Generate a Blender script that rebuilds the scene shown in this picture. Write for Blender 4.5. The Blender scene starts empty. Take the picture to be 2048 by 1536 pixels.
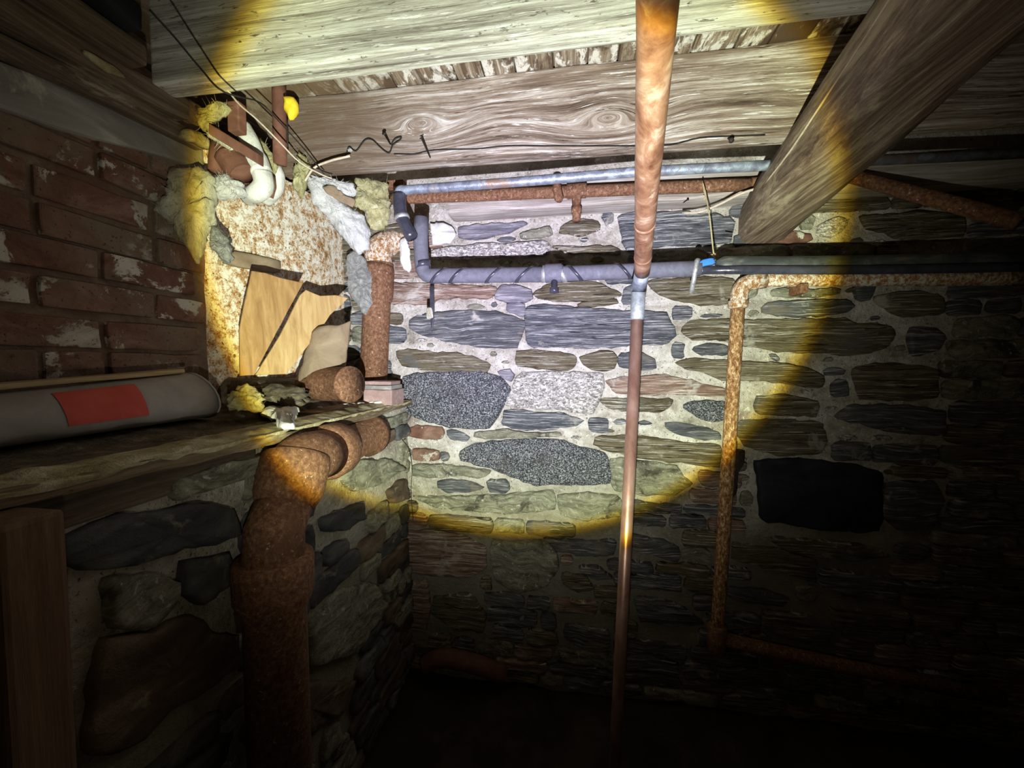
import bpy, bmesh, math, random
from mathutils import Vector, Matrix, noise
random.seed(7)
scene = bpy.context.scene
COL = scene.collection
H = 1.30                      # camera height above the dirt floor
F = 780.0                     # focal length in pixels of the 2048 px frame
YAW = math.radians(8.9); PITCH = math.radians(-3.0)

# ------------------------------------------------------------ camera, light, exposure
cam = bpy.data.cameras.new('camera'); camo = bpy.data.objects.new('camera', cam); COL.objects.link(camo)
cam.sensor_width = 36; cam.lens = 36*F/2048; cam.clip_start = 0.02
camo.location = (0, 0, H); camo.rotation_euler = (math.radians(90)+PITCH, 0, YAW)
scene.camera = camo
bpy.context.view_layer.update()
CM = camo.matrix_world.to_3x3(); CP = Vector((0, 0, H))
FWD = CM @ Vector((0, 0, -1))
def ray(px, py): return CM @ Vector(((px-1024)/F, -(py-768)/F, -1))
def onX(px, py, X): d = ray(px, py); return CP + d*(X/d.x)
def onY(px, py, Y): d = ray(px, py); return CP + d*(Y/d.y)
def onZ(px, py, z): d = ray(px, py); return CP + d*((z-H)/d.z)
def onD(px, py, D): return CP + ray(px, py)*D
def onP(px, py, p0, n):
    d = ray(px, py); return CP + d*((p0-CP).dot(n)/d.dot(n))

w = bpy.data.worlds.new('world'); scene.world = w; w.use_nodes = True
w.node_tree.nodes['Background'].inputs[0].default_value = (0.5, 0.48, 0.4, 1)
w.node_tree.nodes['Background'].inputs[1].default_value = 0.0012
vs = scene.view_settings; vs.view_transform = 'Standard'; vs.look = 'None'; vs.gamma = 1; vs.use_curve_mapping = False
vs.exposure = 0.0

LAMP_POS = CP + CM @ Vector((-.012, -.20, -.012))
LAMP_AIM = LAMP_POS + CM @ Vector((.019, .412, -1))
def torch(name, pos, aim, energy, stops, size=0.006):
    L = bpy.data.lights.new(name, 'SPOT'); L.energy = energy; L.shadow_soft_size = size
    L.spot_size = math.radians(175); L.spot_blend = 0.0
    L.use_nodes = True; nt = L.node_tree; nd = nt.nodes; lk = nt.links
    em = nd['Emission']
    tc = nd.new('ShaderNodeTexCoord'); sep = nd.new('ShaderNodeSeparateXYZ'); lk.new(tc.outputs['Normal'], sep.inputs[0])
    ab = nd.new('ShaderNodeMath'); ab.operation = 'ABSOLUTE'; lk.new(sep.outputs[2], ab.inputs[0])
    ac = nd.new('ShaderNodeMath'); ac.operation = 'ARCCOSINE'; lk.new(ab.outputs[0], ac.inputs[0])
    dv = nd.new('ShaderNodeMath'); dv.operation = 'DIVIDE'; lk.new(ac.outputs[0], dv.inputs[0]); dv.inputs[1].default_value = math.radians(90)
    cr = nd.new('ShaderNodeValToRGB'); lk.new(dv.outputs[0], cr.inputs[0])
    el = cr.color_ramp.elements
    while len(el) > 1: el.remove(el[-1])
    el[0].position = stops[0][0]/90; el[0].color = (*stops[0][1], 1)
    for a, c in stops[1:]:
        e = el.new(a/90); e.color = (*c, 1)
    fo_ = nd.new('ShaderNodeLightFalloff'); fo_.inputs[0].default_value = 1.0; lk.new(fo_.outputs['Linear'], em.inputs[1])
    lk.new(cr.outputs[0], em.inputs[0])
    o = bpy.data.objects.new(name, L); COL.objects.link(o); o.location = pos
    o.rotation_euler = (aim-pos).to_track_quat('-Z', 'Y').to_euler()
    return o
CONE = 37.2
def sc3(c, k): return tuple(v*k for v in c)
torch('torch_light', LAMP_POS, LAMP_AIM, 138.0, [
    (0, (0.83, 0.78, 1.0)), (9, (0.81, 0.79, 0.98)), (17, (0.77, 0.77, 0.88)), (25, (0.70, 0.73, 0.68)),
    (CONE-5, (0.64, 0.69, 0.53)), (CONE-2.0, (0.64, 0.67, 0.42)), (CONE-1.0, (0.62, 0.50, 0.10)), (CONE-.3, (0.26, 0.165, 0.016)), (CONE+0.4, (0.07, 0.06, 0.028)),
    (CONE+1.6, sc3((1, 0.99, 0.82), 0.062)), (CONE+5, sc3((1, 0.97, 0.78), 0.040)), (CONE+9, sc3((1, 0.94, 0.72), 0.021)), (CONE+13, sc3((1, 0.90, 0.64), 0.009)), (CONE+19, sc3((1, 0.80, 0.52), 0.004)), (CONE+34, sc3((1, 0.7, 0.45), 0.0015)), (88, (0, 0, 0))])

# ------------------------------------------------------------ materials
def surf(name, ramp, scale=(6, 6, 6), detail=8, nrough=0.65, dist=0.6, patches=(), rough=0.85, bump=(40, 0.5, 0.004), metal=0.0, spec=0.3, rnd=True, wave=None, bump_scale=None, low=None, knots=()):
    m = bpy.data.materials.new(name); m.use_nodes = True; nt = m.node_tree; nd = nt.nodes; lk = nt.links
    bs = nd['Principled BSDF']; bs.inputs['Roughness'].default_value = rough; bs.inputs['Metallic'].default_value = metal
    bs.inputs['Specular IOR Level'].default_value = spec
    geo = nd.new('ShaderNodeNewGeometry'); vec = geo.outputs['Position']
    if rnd:
        oi = nd.new('ShaderNodeObjectInfo'); ml = nd.new('ShaderNodeMath'); ml.operation = 'MULTIPLY'; ml.inputs[1].default_value = 17.0
        lk.new(oi.outputs['Random'], ml.inputs[0]); av = nd.new('ShaderNodeVectorMath'); av.operation = 'ADD'
        lk.new(vec, av.inputs[0]); lk.new(ml.outputs[0], av.inputs[1]); vec = av.outputs[0]
    def nz(sc, det, ro, di, v=None):
        mp = nd.new('ShaderNodeMapping'); mp.inputs['Scale'].default_value = sc if isinstance(sc, tuple) else (sc,)*3; lk.new(v or vec, mp.inputs[0])
        n = nd.new('ShaderNodeTexNoise'); n.inputs['Scale'].default_value = 1; n.inputs['Detail'].default_value = det
        n.inputs['Roughness'].default_value = ro; n.inputs['Distortion'].default_value = di; lk.new(mp.outputs[0], n.inputs['Vector']); return n.outputs[0]
    if wave:   # bend the grain: (scale, amount)
        n = nz(wave[0], 2, 0.5, 0); mr = nd.new('ShaderNodeMapRange'); mr.inputs[3].default_value = -wave[1]; mr.inputs[4].default_value = wave[1]
        mr.inputs[1].default_value = .3; mr.inputs[2].default_value = .7; lk.new(n, mr.inputs[0])
        cx = nd.new('ShaderNodeCombineXYZ'); lk.new(mr.outputs[0], cx.inputs[2])
        if len(wave) > 2: lk.new(mr.outputs[0], cx.inputs[wave[2]])
        av = nd.new('ShaderNodeVectorMath'); av.operation = 'ADD'; lk.new(vec, av.inputs[0]); lk.new(cx.outputs[0], av.inputs[1]); vec2 = av.outputs[0]
    else: vec2 = vec
    def mth(op, a, b=None, c=None):
        n = nd.new('ShaderNodeMath'); n.operation = op
        for i, v in enumerate((a, b, c)):
            if v is None: continue
            if isinstance(v, (int, float)): n.inputs[i].default_value = v
            else: lk.new(v, n.inputs[i])
        return n.outputs[0]
    for (kx, kz, kr) in knots:      # grain wraps round a knot: rings near it, straight lines away from it
        sp_ = nd.new('ShaderNodeSeparateXYZ'); lk.new(geo.outputs['Position'], sp_.inputs[0])
        dx = mth('MULTIPLY', mth('SUBTRACT', sp_.outputs[0], kx), .42); dz_ = mth('SUBTRACT', sp_.outputs[2], kz)
        d = mth('SQRT', mth('ADD', mth('MULTIPLY', dx, dx), mth('MULTIPLY', dz_, dz_)))
        g = mth('EXPONENT', mth('MULTIPLY', mth('MULTIPLY', d, d), -1/(kr*kr)))
        delta = mth('MULTIPLY', g, mth('SUBTRACT', d, dz_))
        cx = nd.new('ShaderNodeCombineXYZ'); lk.new(delta, cx.inputs[2])
        av = nd.new('ShaderNodeVectorMath'); av.operation = 'ADD'; lk.new(vec2, av.inputs[0]); lk.new(cx.outputs[0], av.inputs[1]); vec2 = av.outputs[0]
    base = nz(scale, detail, nrough, dist, vec2)
    cr = nd.new('ShaderNodeValToRGB'); lk.new(base, cr.inputs[0]); el = cr.color_ramp.elements
    el[0].position = ramp[0][0]; el[0].color = (*ramp[0][1], 1); el[1].position = ramp[-1][0]; el[1].color = (*ramp[-1][1], 1)
    for p, c in ramp[1:-1]: e = el.new(p); e.color = (*c, 1)
    colr = cr.outputs[0]; hts = [base]
    for (psc, lo, hi, pc, pdet) in patches:
        n = nz(psc, pdet, 0.7, 0.4, vec2); mr = nd.new('ShaderNodeMapRange'); mr.inputs[1].default_value = lo; mr.inputs[2].default_value = hi; lk.new(n, mr.inputs[0])
        mx = nd.new('ShaderNodeMix'); mx.data_type = 'RGBA'; lk.new(mr.outputs[0], mx.inputs[0]); lk.new(colr, mx.inputs[6]); mx.inputs[7].default_value = (*pc, 1); colr = mx.outputs[2]
    if low:    # second colour that thickens towards the low end of an axis, ragged edge
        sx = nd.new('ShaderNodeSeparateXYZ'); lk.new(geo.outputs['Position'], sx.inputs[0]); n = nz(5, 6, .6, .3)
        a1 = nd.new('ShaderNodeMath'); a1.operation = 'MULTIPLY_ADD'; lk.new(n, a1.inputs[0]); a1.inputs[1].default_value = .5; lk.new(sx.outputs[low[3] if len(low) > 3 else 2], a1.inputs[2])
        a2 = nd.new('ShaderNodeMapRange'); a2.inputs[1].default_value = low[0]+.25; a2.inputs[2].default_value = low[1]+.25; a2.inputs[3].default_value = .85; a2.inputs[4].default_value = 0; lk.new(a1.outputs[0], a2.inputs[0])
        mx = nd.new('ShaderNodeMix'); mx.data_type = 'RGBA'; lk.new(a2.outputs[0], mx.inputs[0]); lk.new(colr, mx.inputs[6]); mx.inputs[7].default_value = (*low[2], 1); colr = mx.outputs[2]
    lk.new(colr, bs.inputs['Base Color'])
    if bump:
        n = nz(bump_scale or bump[0], 6, 0.7, 0.3, vec2); ad = nd.new('ShaderNodeMath'); ad.operation = 'ADD'; lk.new(n, ad.inputs[0]); lk.new(base, ad.inputs[1])
        b = nd.new('ShaderNodeBump'); b.inputs['Strength'].default_value = bump[1]; b.inputs['Distance'].default_value = bump[2]
        lk.new(ad.outputs[0], b.inputs['Height']); lk.new(b.outputs[0], bs.inputs['Normal'])
    return m
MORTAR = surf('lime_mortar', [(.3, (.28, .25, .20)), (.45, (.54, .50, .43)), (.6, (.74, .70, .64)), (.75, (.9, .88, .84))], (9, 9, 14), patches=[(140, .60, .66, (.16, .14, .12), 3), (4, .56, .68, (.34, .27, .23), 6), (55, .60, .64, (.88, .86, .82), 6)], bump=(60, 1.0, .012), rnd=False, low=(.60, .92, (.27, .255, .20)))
GNEISS = surf('banded_gneiss', [(.3, (.03, .035, .045)), (.43, (.10, .11, .13)), (.52, (.20, .21, .24)), (.58, (.42, .42, .45)), (.68, (.85, .84, .82))], (5, 5, 110), detail=12, nrough=.8, dist=.04, patches=[((6, 6, 260), .575, .60, (.88, .87, .85), 4), ((7, 7, 150), .60, .65, (.03, .032, .04), 3), (6, .60, .66, (.60, .57, .52), 9)], bump=(50, 1, .010), bump_scale=(20, 20, 220), wave=(4, .004))
BROWN = surf('brown_schist', [(.28, (.045, .03, .015)), (.42, (.14, .105, .06)), (.52, (.25, .21, .135)), (.6, (.40, .35, .25)), (.72, (.75, .70, .58))], (5, 5, 95), detail=12, nrough=.8, dist=.05, patches=[((6, 6, 250), .58, .61, (.80, .77, .68), 4), ((7, 7, 140), .58, .64, (.05, .04, .03), 3), (4, .56, .66, (.20, .20, .18), 5), (6, .60, .67, (.62, .58, .50), 9)], bump=(50, 1, .010), bump_scale=(20, 20, 200), wave=(4, .005))
SLATE = surf('dark_slate', [(.3, (.025, .026, .030)), (.46, (.085, .09, .10)), (.56, (.18, .185, .20)), (.68, (.50, .50, .50))], (6, 6, 90), detail=12, nrough=.8, dist=.05, patches=[((6, 6, 240), .585, .615, (.62, .62, .62), 4), (5, .56, .68, (.26, .22, .17), 6), (7, .61, .67, (.60, .57, .52), 9)], bump=(50, .9, .008), bump_scale=(14, 14, 90), wave=(6, .01), rough=.6, spec=.5)
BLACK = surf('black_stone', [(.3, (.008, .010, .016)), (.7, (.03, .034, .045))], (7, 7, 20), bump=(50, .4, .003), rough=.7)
GRANITE = surf('speckled_granite', [(.36, (.02, .022, .03)), (.46, (.07, .075, .09)), (.53, (.2, .21, .24)), (.6, (.75, .76, .8))], (190, 190, 230), detail=4, nrough=.75, dist=.5, patches=[(5, .56, .7, (.10, .08, .075), 5)], bump=(90, 1, .010))
PALEG = surf('pale_granite', [(.3, (.06, .055, .05)), (.44, (.25, .23, .21)), (.52, (.55, .52, .49)), (.62, (.92, .9, .86))], (75, 75, 150), detail=6, nrough=.7, dist=1.0, bump=(100, .9, .006))
PALE = surf('limewashed_stone', [(.3, (.10, .095, .07)), (.45, (.30, .29, .22)), (.55, (.5, .49, .38)), (.7, (.84, .83, .70))], (12, 12, 60), detail=12, nrough=.8, dist=.1, patches=[(6, .55, .62, (.12, .11, .09), 8), (60, .6, .64, (.85, .83, .74), 5)], bump=(60, 1, .014), wave=(8, .02))
SMOOTHB = surf('smooth_brown_stone', [(.3, (.06, .04, .03)), (.5, (.13, .09, .065)), (.7, (.26, .21, .15))], (4, 4, 12), detail=10, nrough=.65, dist=.3, bump=(25, .8, .008), patches=[(9, .6, .68, (.30, .27, .19), 8)])
SMOOTHD = surf('smooth_dark_stone', [(.3, (.03, .032, .036)), (.5, (.075, .078, .085)), (.7, (.19, .185, .17))], (4, 4, 14), detail=10, nrough=.65, dist=.3, bump=(25, .8, .008), patches=[(9, .6, .68, (.26, .25, .20), 8)])
PURPLE = surf('violet_slate', [(.3, (.08, .075, .09)), (.5, (.19, .18, .215)), (.7, (.53, .52, .54))], (8, 8, 90), bump=(60, .7, .005))
REDST = surf('red_brown_stone', [(.3, (.06, .03, .02)), (.45, (.19, .115, .085)), (.55, (.34, .235, .185)), (.68, (.75, .68, .62))], (6, 6, 90), detail=12, nrough=.8, dist=.05, patches=[(6, .57, .66, (.60, .55, .50), 9), ((6, 6, 240), .58, .61, (.75, .68, .6), 4)], bump=(50, .8, .006), bump_scale=(20, 20, 200), wave=(4, .005))
BRICK = surf('old_red_brick', [(.3, (.09, .043, .03)), (.5, (.185, .09, .064)), (.7, (.32, .20, .155))], (10, 10, 14), patches=[(9, .545, .575, (.60, .57, .50), 10), (3.5, .45, .62, (.20, .15, .11), 6), (150, .62, .7, (.08, .03, .02), 2)], bump=(60, .7, .005))
BMORT = surf('brick_mortar', [(.3, (.10, .07, .05)), (.6, (.24, .17, .125)), (.8, (.42, .35, .28))], (14, 14, 20), patches=[(5, .5, .66, (.17, .09, .06), 6)], bump=(70, .9, .006), rnd=False)
def wood(name, axis, cols, patches=(), wave=None, rough=.8, bump=.6, low=None, knots=()):
    s = [70, 70, 70]; s[axis] = 2.2; b = [150, 150, 150]; b[axis] = 5
    return surf(name, cols, tuple(s), detail=11, nrough=.8, dist=.03, patches=patches, bump=(1, bump, .004), bump_scale=tuple(b), wave=wave, rough=rough, low=low, knots=knots)
JW1 = wood('whitewashed_joist_wood', 0, [(.34, (.12, .10, .08)), (.44, (.36, .34, .29)), (.52, (.56, .55, .48)), (.64, (.86, .86, .80))], patches=[((28, 110, 110), .60, .66, (.14, .12, .10), 5), ((2, 6, 6), .58, .75, (.36, .30, .22), 4), ((10, 170, 170), .60, .65, (.9, .9, .86), 5)], wave=((1.5, 5, 5), .006))
JW2 = wood('weathered_joist_wood', 0, [(.36, (.07, .045, .032)), (.45, (.22, .16, .12)), (.53, (.43, .36, .30)), (.62, (.84, .80, .77))], patches=[((1.6, 5, 5), .54, .70, (.20, .14, .10), 5), ((9, 170, 170), .60, .65, (.9, .88, .86), 5), ((10, 60, 160), .62, .67, (.06, .04, .03), 4)], wave=((2.2, 5, 5), .010), low=(-.62, -.30, (.15, .10, .07), 0), knots=[(p_.x, p_.z, .055) for p_ in (onY(842, 246, 1.055), onY(1215, 236, 1.055))])
JW3 = wood('grey_sill_wood', 0, [(.3, (.14, .11, .09)), (.45, (.36, .31, .27)), (.6, (.62, .58, .54)), (.7, (.84, .82, .8))], patches=[((2, 5, 5), .58, .7, (.22, .16, .12), 5)], wave=((2, 5, 5), .010))
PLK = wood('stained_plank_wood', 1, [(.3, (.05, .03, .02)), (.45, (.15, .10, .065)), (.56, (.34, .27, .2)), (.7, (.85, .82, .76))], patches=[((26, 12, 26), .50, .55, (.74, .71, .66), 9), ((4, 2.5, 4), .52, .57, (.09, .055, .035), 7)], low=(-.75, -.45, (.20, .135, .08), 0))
BEAMW = wood('hewn_girder_wood', 1, [(.34, (.06, .038, .026)), (.44, (.17, .115, .082)), (.54, (.30, .225, .165)), (.66, (.66, .57, .43))], patches=[((9, 2.2, 9), .56, .63, (.50, .42, .29), 10), ((5, 1.5, 5), .60, .66, (.13, .07, .05), 6)], wave=((4, 1, 4), .03, 0), rough=.55)
DARKW = wood('dark_plate_wood', 1, [(.3, (.04, .03, .022)), (.5, (.14, .105, .075)), (.7, (.32, .26, .19))], patches=[((9, 4, 20), .58, .66, (.42, .37, .28), 8)], wave=((3, 1, 3), .03))
GREYP = surf('grey_parged_plate', [(.3, (.16, .15, .14)), (.6, (.32, .31, .29)), (.75, (.55, .54, .48))], (8, 4, 18), patches=[(7, .58, .66, (.52, .5, .42), 8)], bump=(60, .5, .004))
POSTW = wood('brown_post_wood', 2, [(.3, (.09, .05, .03)), (.5, (.17, .10, .06)), (.7, (.26, .16, .10))], wave=((5, 5, 1), .02, 0), bump=.4)
SHINGLE = surf('cedar_shingle', [(.3, (.28, .15, .06)), (.5, (.40, .235, .10)), (.7, (.52, .33, .155))], (60, 60, 8), bump=(1, .4, .002), bump_scale=(160, 160, 12))
SHINGLE2 = surf('pale_cedar_shingle', [(.3, (.38, .23, .10)), (.5, (.54, .36, .17)), (.7, (.66, .48, .26))], (60, 60, 8), bump=(1, .4, .002), bump_scale=(160, 160, 12))
RUST = surf('deep_rust', [(.3, (.06, .028, .016)), (.45, (.16, .075, .042)), (.58, (.29, .15, .085)), (.72, (.50, .32, .20))], (110, 110, 100), detail=9, nrough=.75, dist=.1, patches=[(7, .56, .7, (.15, .07, .04), 8), (90, .64, .72, (.75, .55, .42), 3)], bump=(160, .5, .0015), rough=.8)
RUSTP = surf('rust_with_old_paint', [(.3, (.12, .05, .02)), (.44, (.33, .15, .055)), (.50, (.52, .32, .15)), (.53, (.80, .76, .68)), (.7, (.92, .9, .86))], (85, 85, 60), detail=10, nrough=.85, dist=.1, bump=(160, .5, .0015))
RUSTV = surf('orange_flecked_rust', [(.36, (.08, .03, .015)), (.46, (.24, .105, .04)), (.54, (.46, .27, .12)), (.62, (.90, .76, .55))], (120, 120, 60), detail=8, nrough=.85, dist=.1, bump=(180, .5, .0015))
SHEET = surf('rusted_white_sheet', [(.36, (.11, .04, .02)), (.44, (.34, .16, .05)), (.485, (.60, .40, .20)), (.51, (.86, .84, .80)), (.7, (.92, .92, .92))], (42, 42, 36), detail=12, nrough=.92, dist=.1, patches=[((5, 5, 2.5), .58, .72, (.46, .24, .08), 10), (70, .62, .66, (.20, .09, .04), 3)], bump=(120, .6, .003))
COPPER = surf('oxidised_copper', [(.3, (.34, .17, .13)), (.5, (.52, .31, .25)), (.7, (.70, .48, .40))], (18, 18, 9), metal=.55, rough=.38, spec=.5, bump=(150, .15, .001))
COPPERO = surf('orange_flux_copper', [(.34, (.17, .07, .045)), (.45, (.36, .165, .10)), (.56, (.52, .28, .18)), (.68, (.80, .58, .46))], (22, 22, 22), detail=8, metal=.25, rough=.42, spec=.5, patches=[(11, .62, .68, (.86, .66, .5), 7), (14, .64, .7, (.30, .14, .09), 5)], bump=(60, .35, .002))
SOLDER = surf('verdigris_solder', [(.3, (.25, .28, .30)), (.5, (.42, .47, .49)), (.7, (.66, .71, .72))], (40, 40, 40), metal=.4, rough=.5)
COPPERB = surf('blue_grey_copper', [(.3, (.16, .17, .22)), (.5, (.32, .35, .44)), (.66, (.52, .64, .72))], (30, 30, 30), metal=.4, rough=.42, patches=[(9, .55, .66, (.38, .26, .20), 5)])
FOAM = surf('grey_foam_sleeve', [(.3, (.12, .12, .15)), (.6, (.18, .18, .225)), (.8, (.3, .3, .35))], (50, 50, 50), rough=.7, bump=(250, .4, .001))
TAPE = surf('black_glossy_tape', [(.3, (.03, .03, .045)), (.7, (.08, .08, .11))], (20, 20, 20), rough=.25, spec=.6, bump=(60, .4, .002))
WETP = surf('dusty_black_pipe', [(.3, (.035, .04, .04)), (.55, (.09, .10, .10)), (.75, (.26, .22, .14))], (14, 30, 30), rough=.4, spec=.5)
BLUE = surf('blue_tape', [(.3, (.04, .20, .62)), (.7, (.10, .34, .80))], (10, 10, 10), rough=.5)
STEEL = surf('dull_steel', [(.3, (.30, .30, .31)), (.7, (.70, .70, .72))], (60, 60, 60), metal=.5, rough=.45)
NAIL = surf('black_iron', [(.3, (.012, .01, .01)), (.7, (.05, .035, .03))], (60, 60, 60), rough=.6)
STRING = surf('jute_string', [(.3, (.45, .36, .17)), (.7, (.72, .62, .36))], (90, 90, 90), rough=.9)
WHITEF = surf('white_fibre_wool', [(.3, (.60, .60, .62)), (.5, (.84, .84, .86)), (.7, (.95, .95, .96))], (18, 18, 18), detail=12, nrough=.75, dist=1.2, bump=(50, 1, .012))
YELF = surf('yellow_fibre_wool', [(.3, (.28, .24, .12)), (.48, (.60, .55, .28)), (.65, (.86, .84, .56))], (30, 30, 30), detail=12, nrough=.75, dist=1.5, patches=[(16, .60, .68, (.25, .22, .20), 5)], bump=(60, 1, .010))
PALEF = surf('dirty_cream_wool', [(.3, (.40, .38, .27)), (.5, (.68, .66, .52)), (.7, (.9, .89, .8))], (22, 22, 12), detail=12, nrough=.75, dist=1.5, patches=[(10, .62, .7, (.30, .27, .20), 6)], bump=(50, 1, .010))
GREYF = surf('grey_cobweb_wool', [(.3, (.16, .16, .17)), (.5, (.42, .42, .42)), (.7, (.85, .85, .8))], (24, 24, 24), detail=12, nrough=.8, dist=2.5, bump=(60, 1, .010))
WRAP = surf('cracked_plaster_wrap', [(.3, (.45, .44, .42)), (.5, (.74, .74, .72)), (.7, (.9, .9, .9))], (18, 18, 12), patches=[((14, 14, 5), .63, .65, (.06, .05, .04), 4)], bump=(60, .6, .006))
PLASTIC_Y = surf('yellow_foam_blob', [(.3, (.85, .55, .02)), (.7, (.95, .74, .06))], (30, 30, 30), rough=.5)
BROWNP = surf('brown_painted_iron', [(.3, (.12, .05, .035)), (.6, (.20, .09, .065)), (.75, (.34, .18, .13))], (16, 16, 16), rough=.75, bump=(100, .4, .003))
DUCT = surf('grey_duct_plastic', [(.3, (.24, .22, .205)), (.6, (.32, .30, .285)), (.75, (.39, .375, .355))], (3, 14, 14), rough=.5, bump=(40, .1, .002))
REDL = surf('faded_red_label', [(.3, (.50, .055, .04)), (.6, (.60, .09, .065)), (.8, (.68, .15, .11))], (9, 9, 9), rough=.6, bump=None)
SHELFD = wood('dirty_shelf_edge_wood', 1, [(.3, (.08, .055, .035)), (.5, (.20, .145, .09)), (.7, (.46, .37, .25))], patches=[((9, 3, 20), .56, .64, (.46, .42, .30), 8), ((12, 5, 12), .60, .66, (.05, .04, .03), 6)])
CREAMW = wood('pale_strip_wood', 1, [(.3, (.28, .19, .09)), (.5, (.46, .34, .18)), (.7, (.62, .5, .3))])
SHELFW = wood('shelf_board_wood', 1, [(.3, (.20, .13, .07)), (.5, (.38, .27, .15)), (.7, (.60, .48, .32))], patches=[(12, .62, .66, (.7, .68, .6), 5)])
PLAST = surf('crumbling_plaster', [(.3, (.22, .18, .10)), (.5, (.48, .42, .24)), (.7, (.78, .74, .55))], (16, 16, 22), detail=10, bump=(50, 1, .010))
RUBBLE = surf('dark_rubble_dirt', [(.3, (.05, .04, .03)), (.55, (.17, .14, .10)), (.75, (.42, .38, .28))], (22, 22, 22), detail=10, bump=(60, 1, .012))
CHIP = surf('white_plaster_chip', [(.3, (.7, .7, .68)), (.7, (.92, .92, .9))], (40, 40, 40), bump=(90, .5, .004))
CLAY = surf('tan_clay_flue', [(.3, (.22, .16, .11)), (.6, (.34, .26, .18)), (.75, (.46, .38, .29))], (14, 14, 14), bump=(130, .4, .003))
PINKB = surf('pinkish_brick', [(.3, (.30, .19, .18)), (.6, (.44, .31, .29)), (.75, (.62, .52, .48))], (22, 22, 22), bump=(90, .6, .004))
DIRT = surf('dirt_floor_earth', [(.3, (.02, .014, .01)), (.6, (.06, .045, .035)), (.8, (.1, .08, .06))], (6, 6, 6), detail=10, bump=(25, 1, .02), rnd=False)
WIRE = surf('black_wire', [(.3, (.01, .01, .012)), (.7, (.03, .03, .03))], (60, 60, 60), rough=.6)
CREAMC = surf('cream_cable', [(.3, (.50, .42, .34)), (.7, (.72, .62, .52))], (60, 60, 60), rough=.6)

# ------------------------------------------------------------ object helpers
def link(name, me, parent=None, loc=None):
    o = bpy.data.objects.new(name, me); COL.objects.link(o)
    if parent is not None: o.parent = parent
    if loc is not None: o.location = loc
    return o
def base_of(o):
    p = Vector((0, 0, 0))
    while o is not None: p += o.location; o = o.parent
    return p
def mesh(name, vs_, fs, mat, parent=None, smooth=True):
    """one mesh object; vertices given in world space, origin at its own base"""
    me = bpy.data.meshes.new(name)
    lo = [min(v[i] for v in vs_) for i in range(3)]; hi = [max(v[i] for v in vs_) for i in range(3)]
    org = Vector(((lo[0]+hi[0])/2, (lo[1]+hi[1])/2, lo[2]))
    me.from_pydata([tuple(Vector(v)-org) for v in vs_], [], fs); me.update()
    bm = bmesh.new(); bm.from_mesh(me); bmesh.ops.recalc_face_normals(bm, faces=bm.faces); bm.to_mesh(me); bm.free()
    if smooth:
        for p in me.polygons: p.use_smooth = True
    me.materials.append(mat)
    pb = base_of(parent) if parent is not None else Vector((0, 0, 0))
    return link(name, me, parent, org-pb)
def thing(name, loc, label, cat, group=None):
    o = link(name, None, None, loc); o.empty_display_size = .03
    return tag(o, label, cat, group)
def tag(o, label=None, cat=None, group=None, kind=None):
    if label: o['label'] = label
    if cat: o['category'] = cat
    if group: o['group'] = group
    if kind: o['kind'] = kind
    return o
def nv(p, s, a): return noise.noise_vector(Vector(p)*s)*a

def box(name, lo, hi, mat, parent=None, seg=(1, 1, 1), rough=0, rs=8, bevel=.003, frame=None, smooth=False):
    """box between two corners, sides subdivided and worn; frame = function mapping a point to world"""
    bm = bmesh.new(); bmesh.ops.create_cube(bm, size=1)
    s = [hi[i]-lo[i] for i in range(3)]; c = [(hi[i]+lo[i])/2 for i in range(3)]
    for v in bm.verts: v.co = Vector((v.co[i]*s[i]+c[i] for i in range(3)))
    if bevel: bmesh.ops.bevel(bm, geom=list(bm.edges), offset=min(bevel, min(s)*.3), segments=2, profile=.6, affect='EDGES')
    for ax in range(3):
        for k in range(1, seg[ax]):
            pc = Vector((0, 0, 0)); pc[ax] = lo[ax]+s[ax]*k/seg[ax]; n = Vector((0, 0, 0)); n[ax] = 1
            bmesh.ops.bisect_plane(bm, geom=list(bm.verts)+list(bm.edges)+list(bm.faces), plane_co=pc, plane_no=n)
    if rough:
        for v in bm.verts: v.co += nv(v.co+Vector((s[0], s[1]*3, lo[2])), rs, rough)
    vs_ = [frame(v.co) if frame else v.co.copy() for v in bm.verts]
    bm.verts.index_update()
    fs = [[v.index for v in f.verts] for f in bm.faces]; bm.free()
    return mesh(name, vs_, fs, mat, parent, smooth)

def smooth_path(pts, n=6):
    if len(pts) < 3: return [Vector(p) for p in pts]
    P = [Vector(p) for p in pts]; P = [P[0]*2-P[1]]+P+[P[-1]*2-P[-2]]; out = []
    for i in range(1, len(P)-2):
        for k in range(n):
            t = k/n
            out.append(.5*((2*P[i])+(P[i+1]-P[i-1])*t+(2*P[i-1]-5*P[i]+4*P[i+1]-P[i+2])*t*t+(3*P[i]-P[i-1]-3*P[i+1]+P[i+2])*t**3))
    out.append(P[-2]); return out
def fillet(pts, r, n=6):
    """polyline with round corners of radius about r"""
    P = [Vector(p) for p in pts]; out = [P[0]]
    for i in range(1, len(P)-1):
        a = (P[i-1]-P[i]); b = (P[i+1]-P[i]); ra = min(r, a.length*.49); rb = min(r, b.length*.49)
        s = P[i]+a.normalized()*ra; e = P[i]+b.normalized()*rb
        for k in range(n+1):
            t = k/n; out.append(s*(1-t)**2+P[i]*2*t*(1-t)+e*t*t)
    out.append(P[-1]); return out
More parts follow.
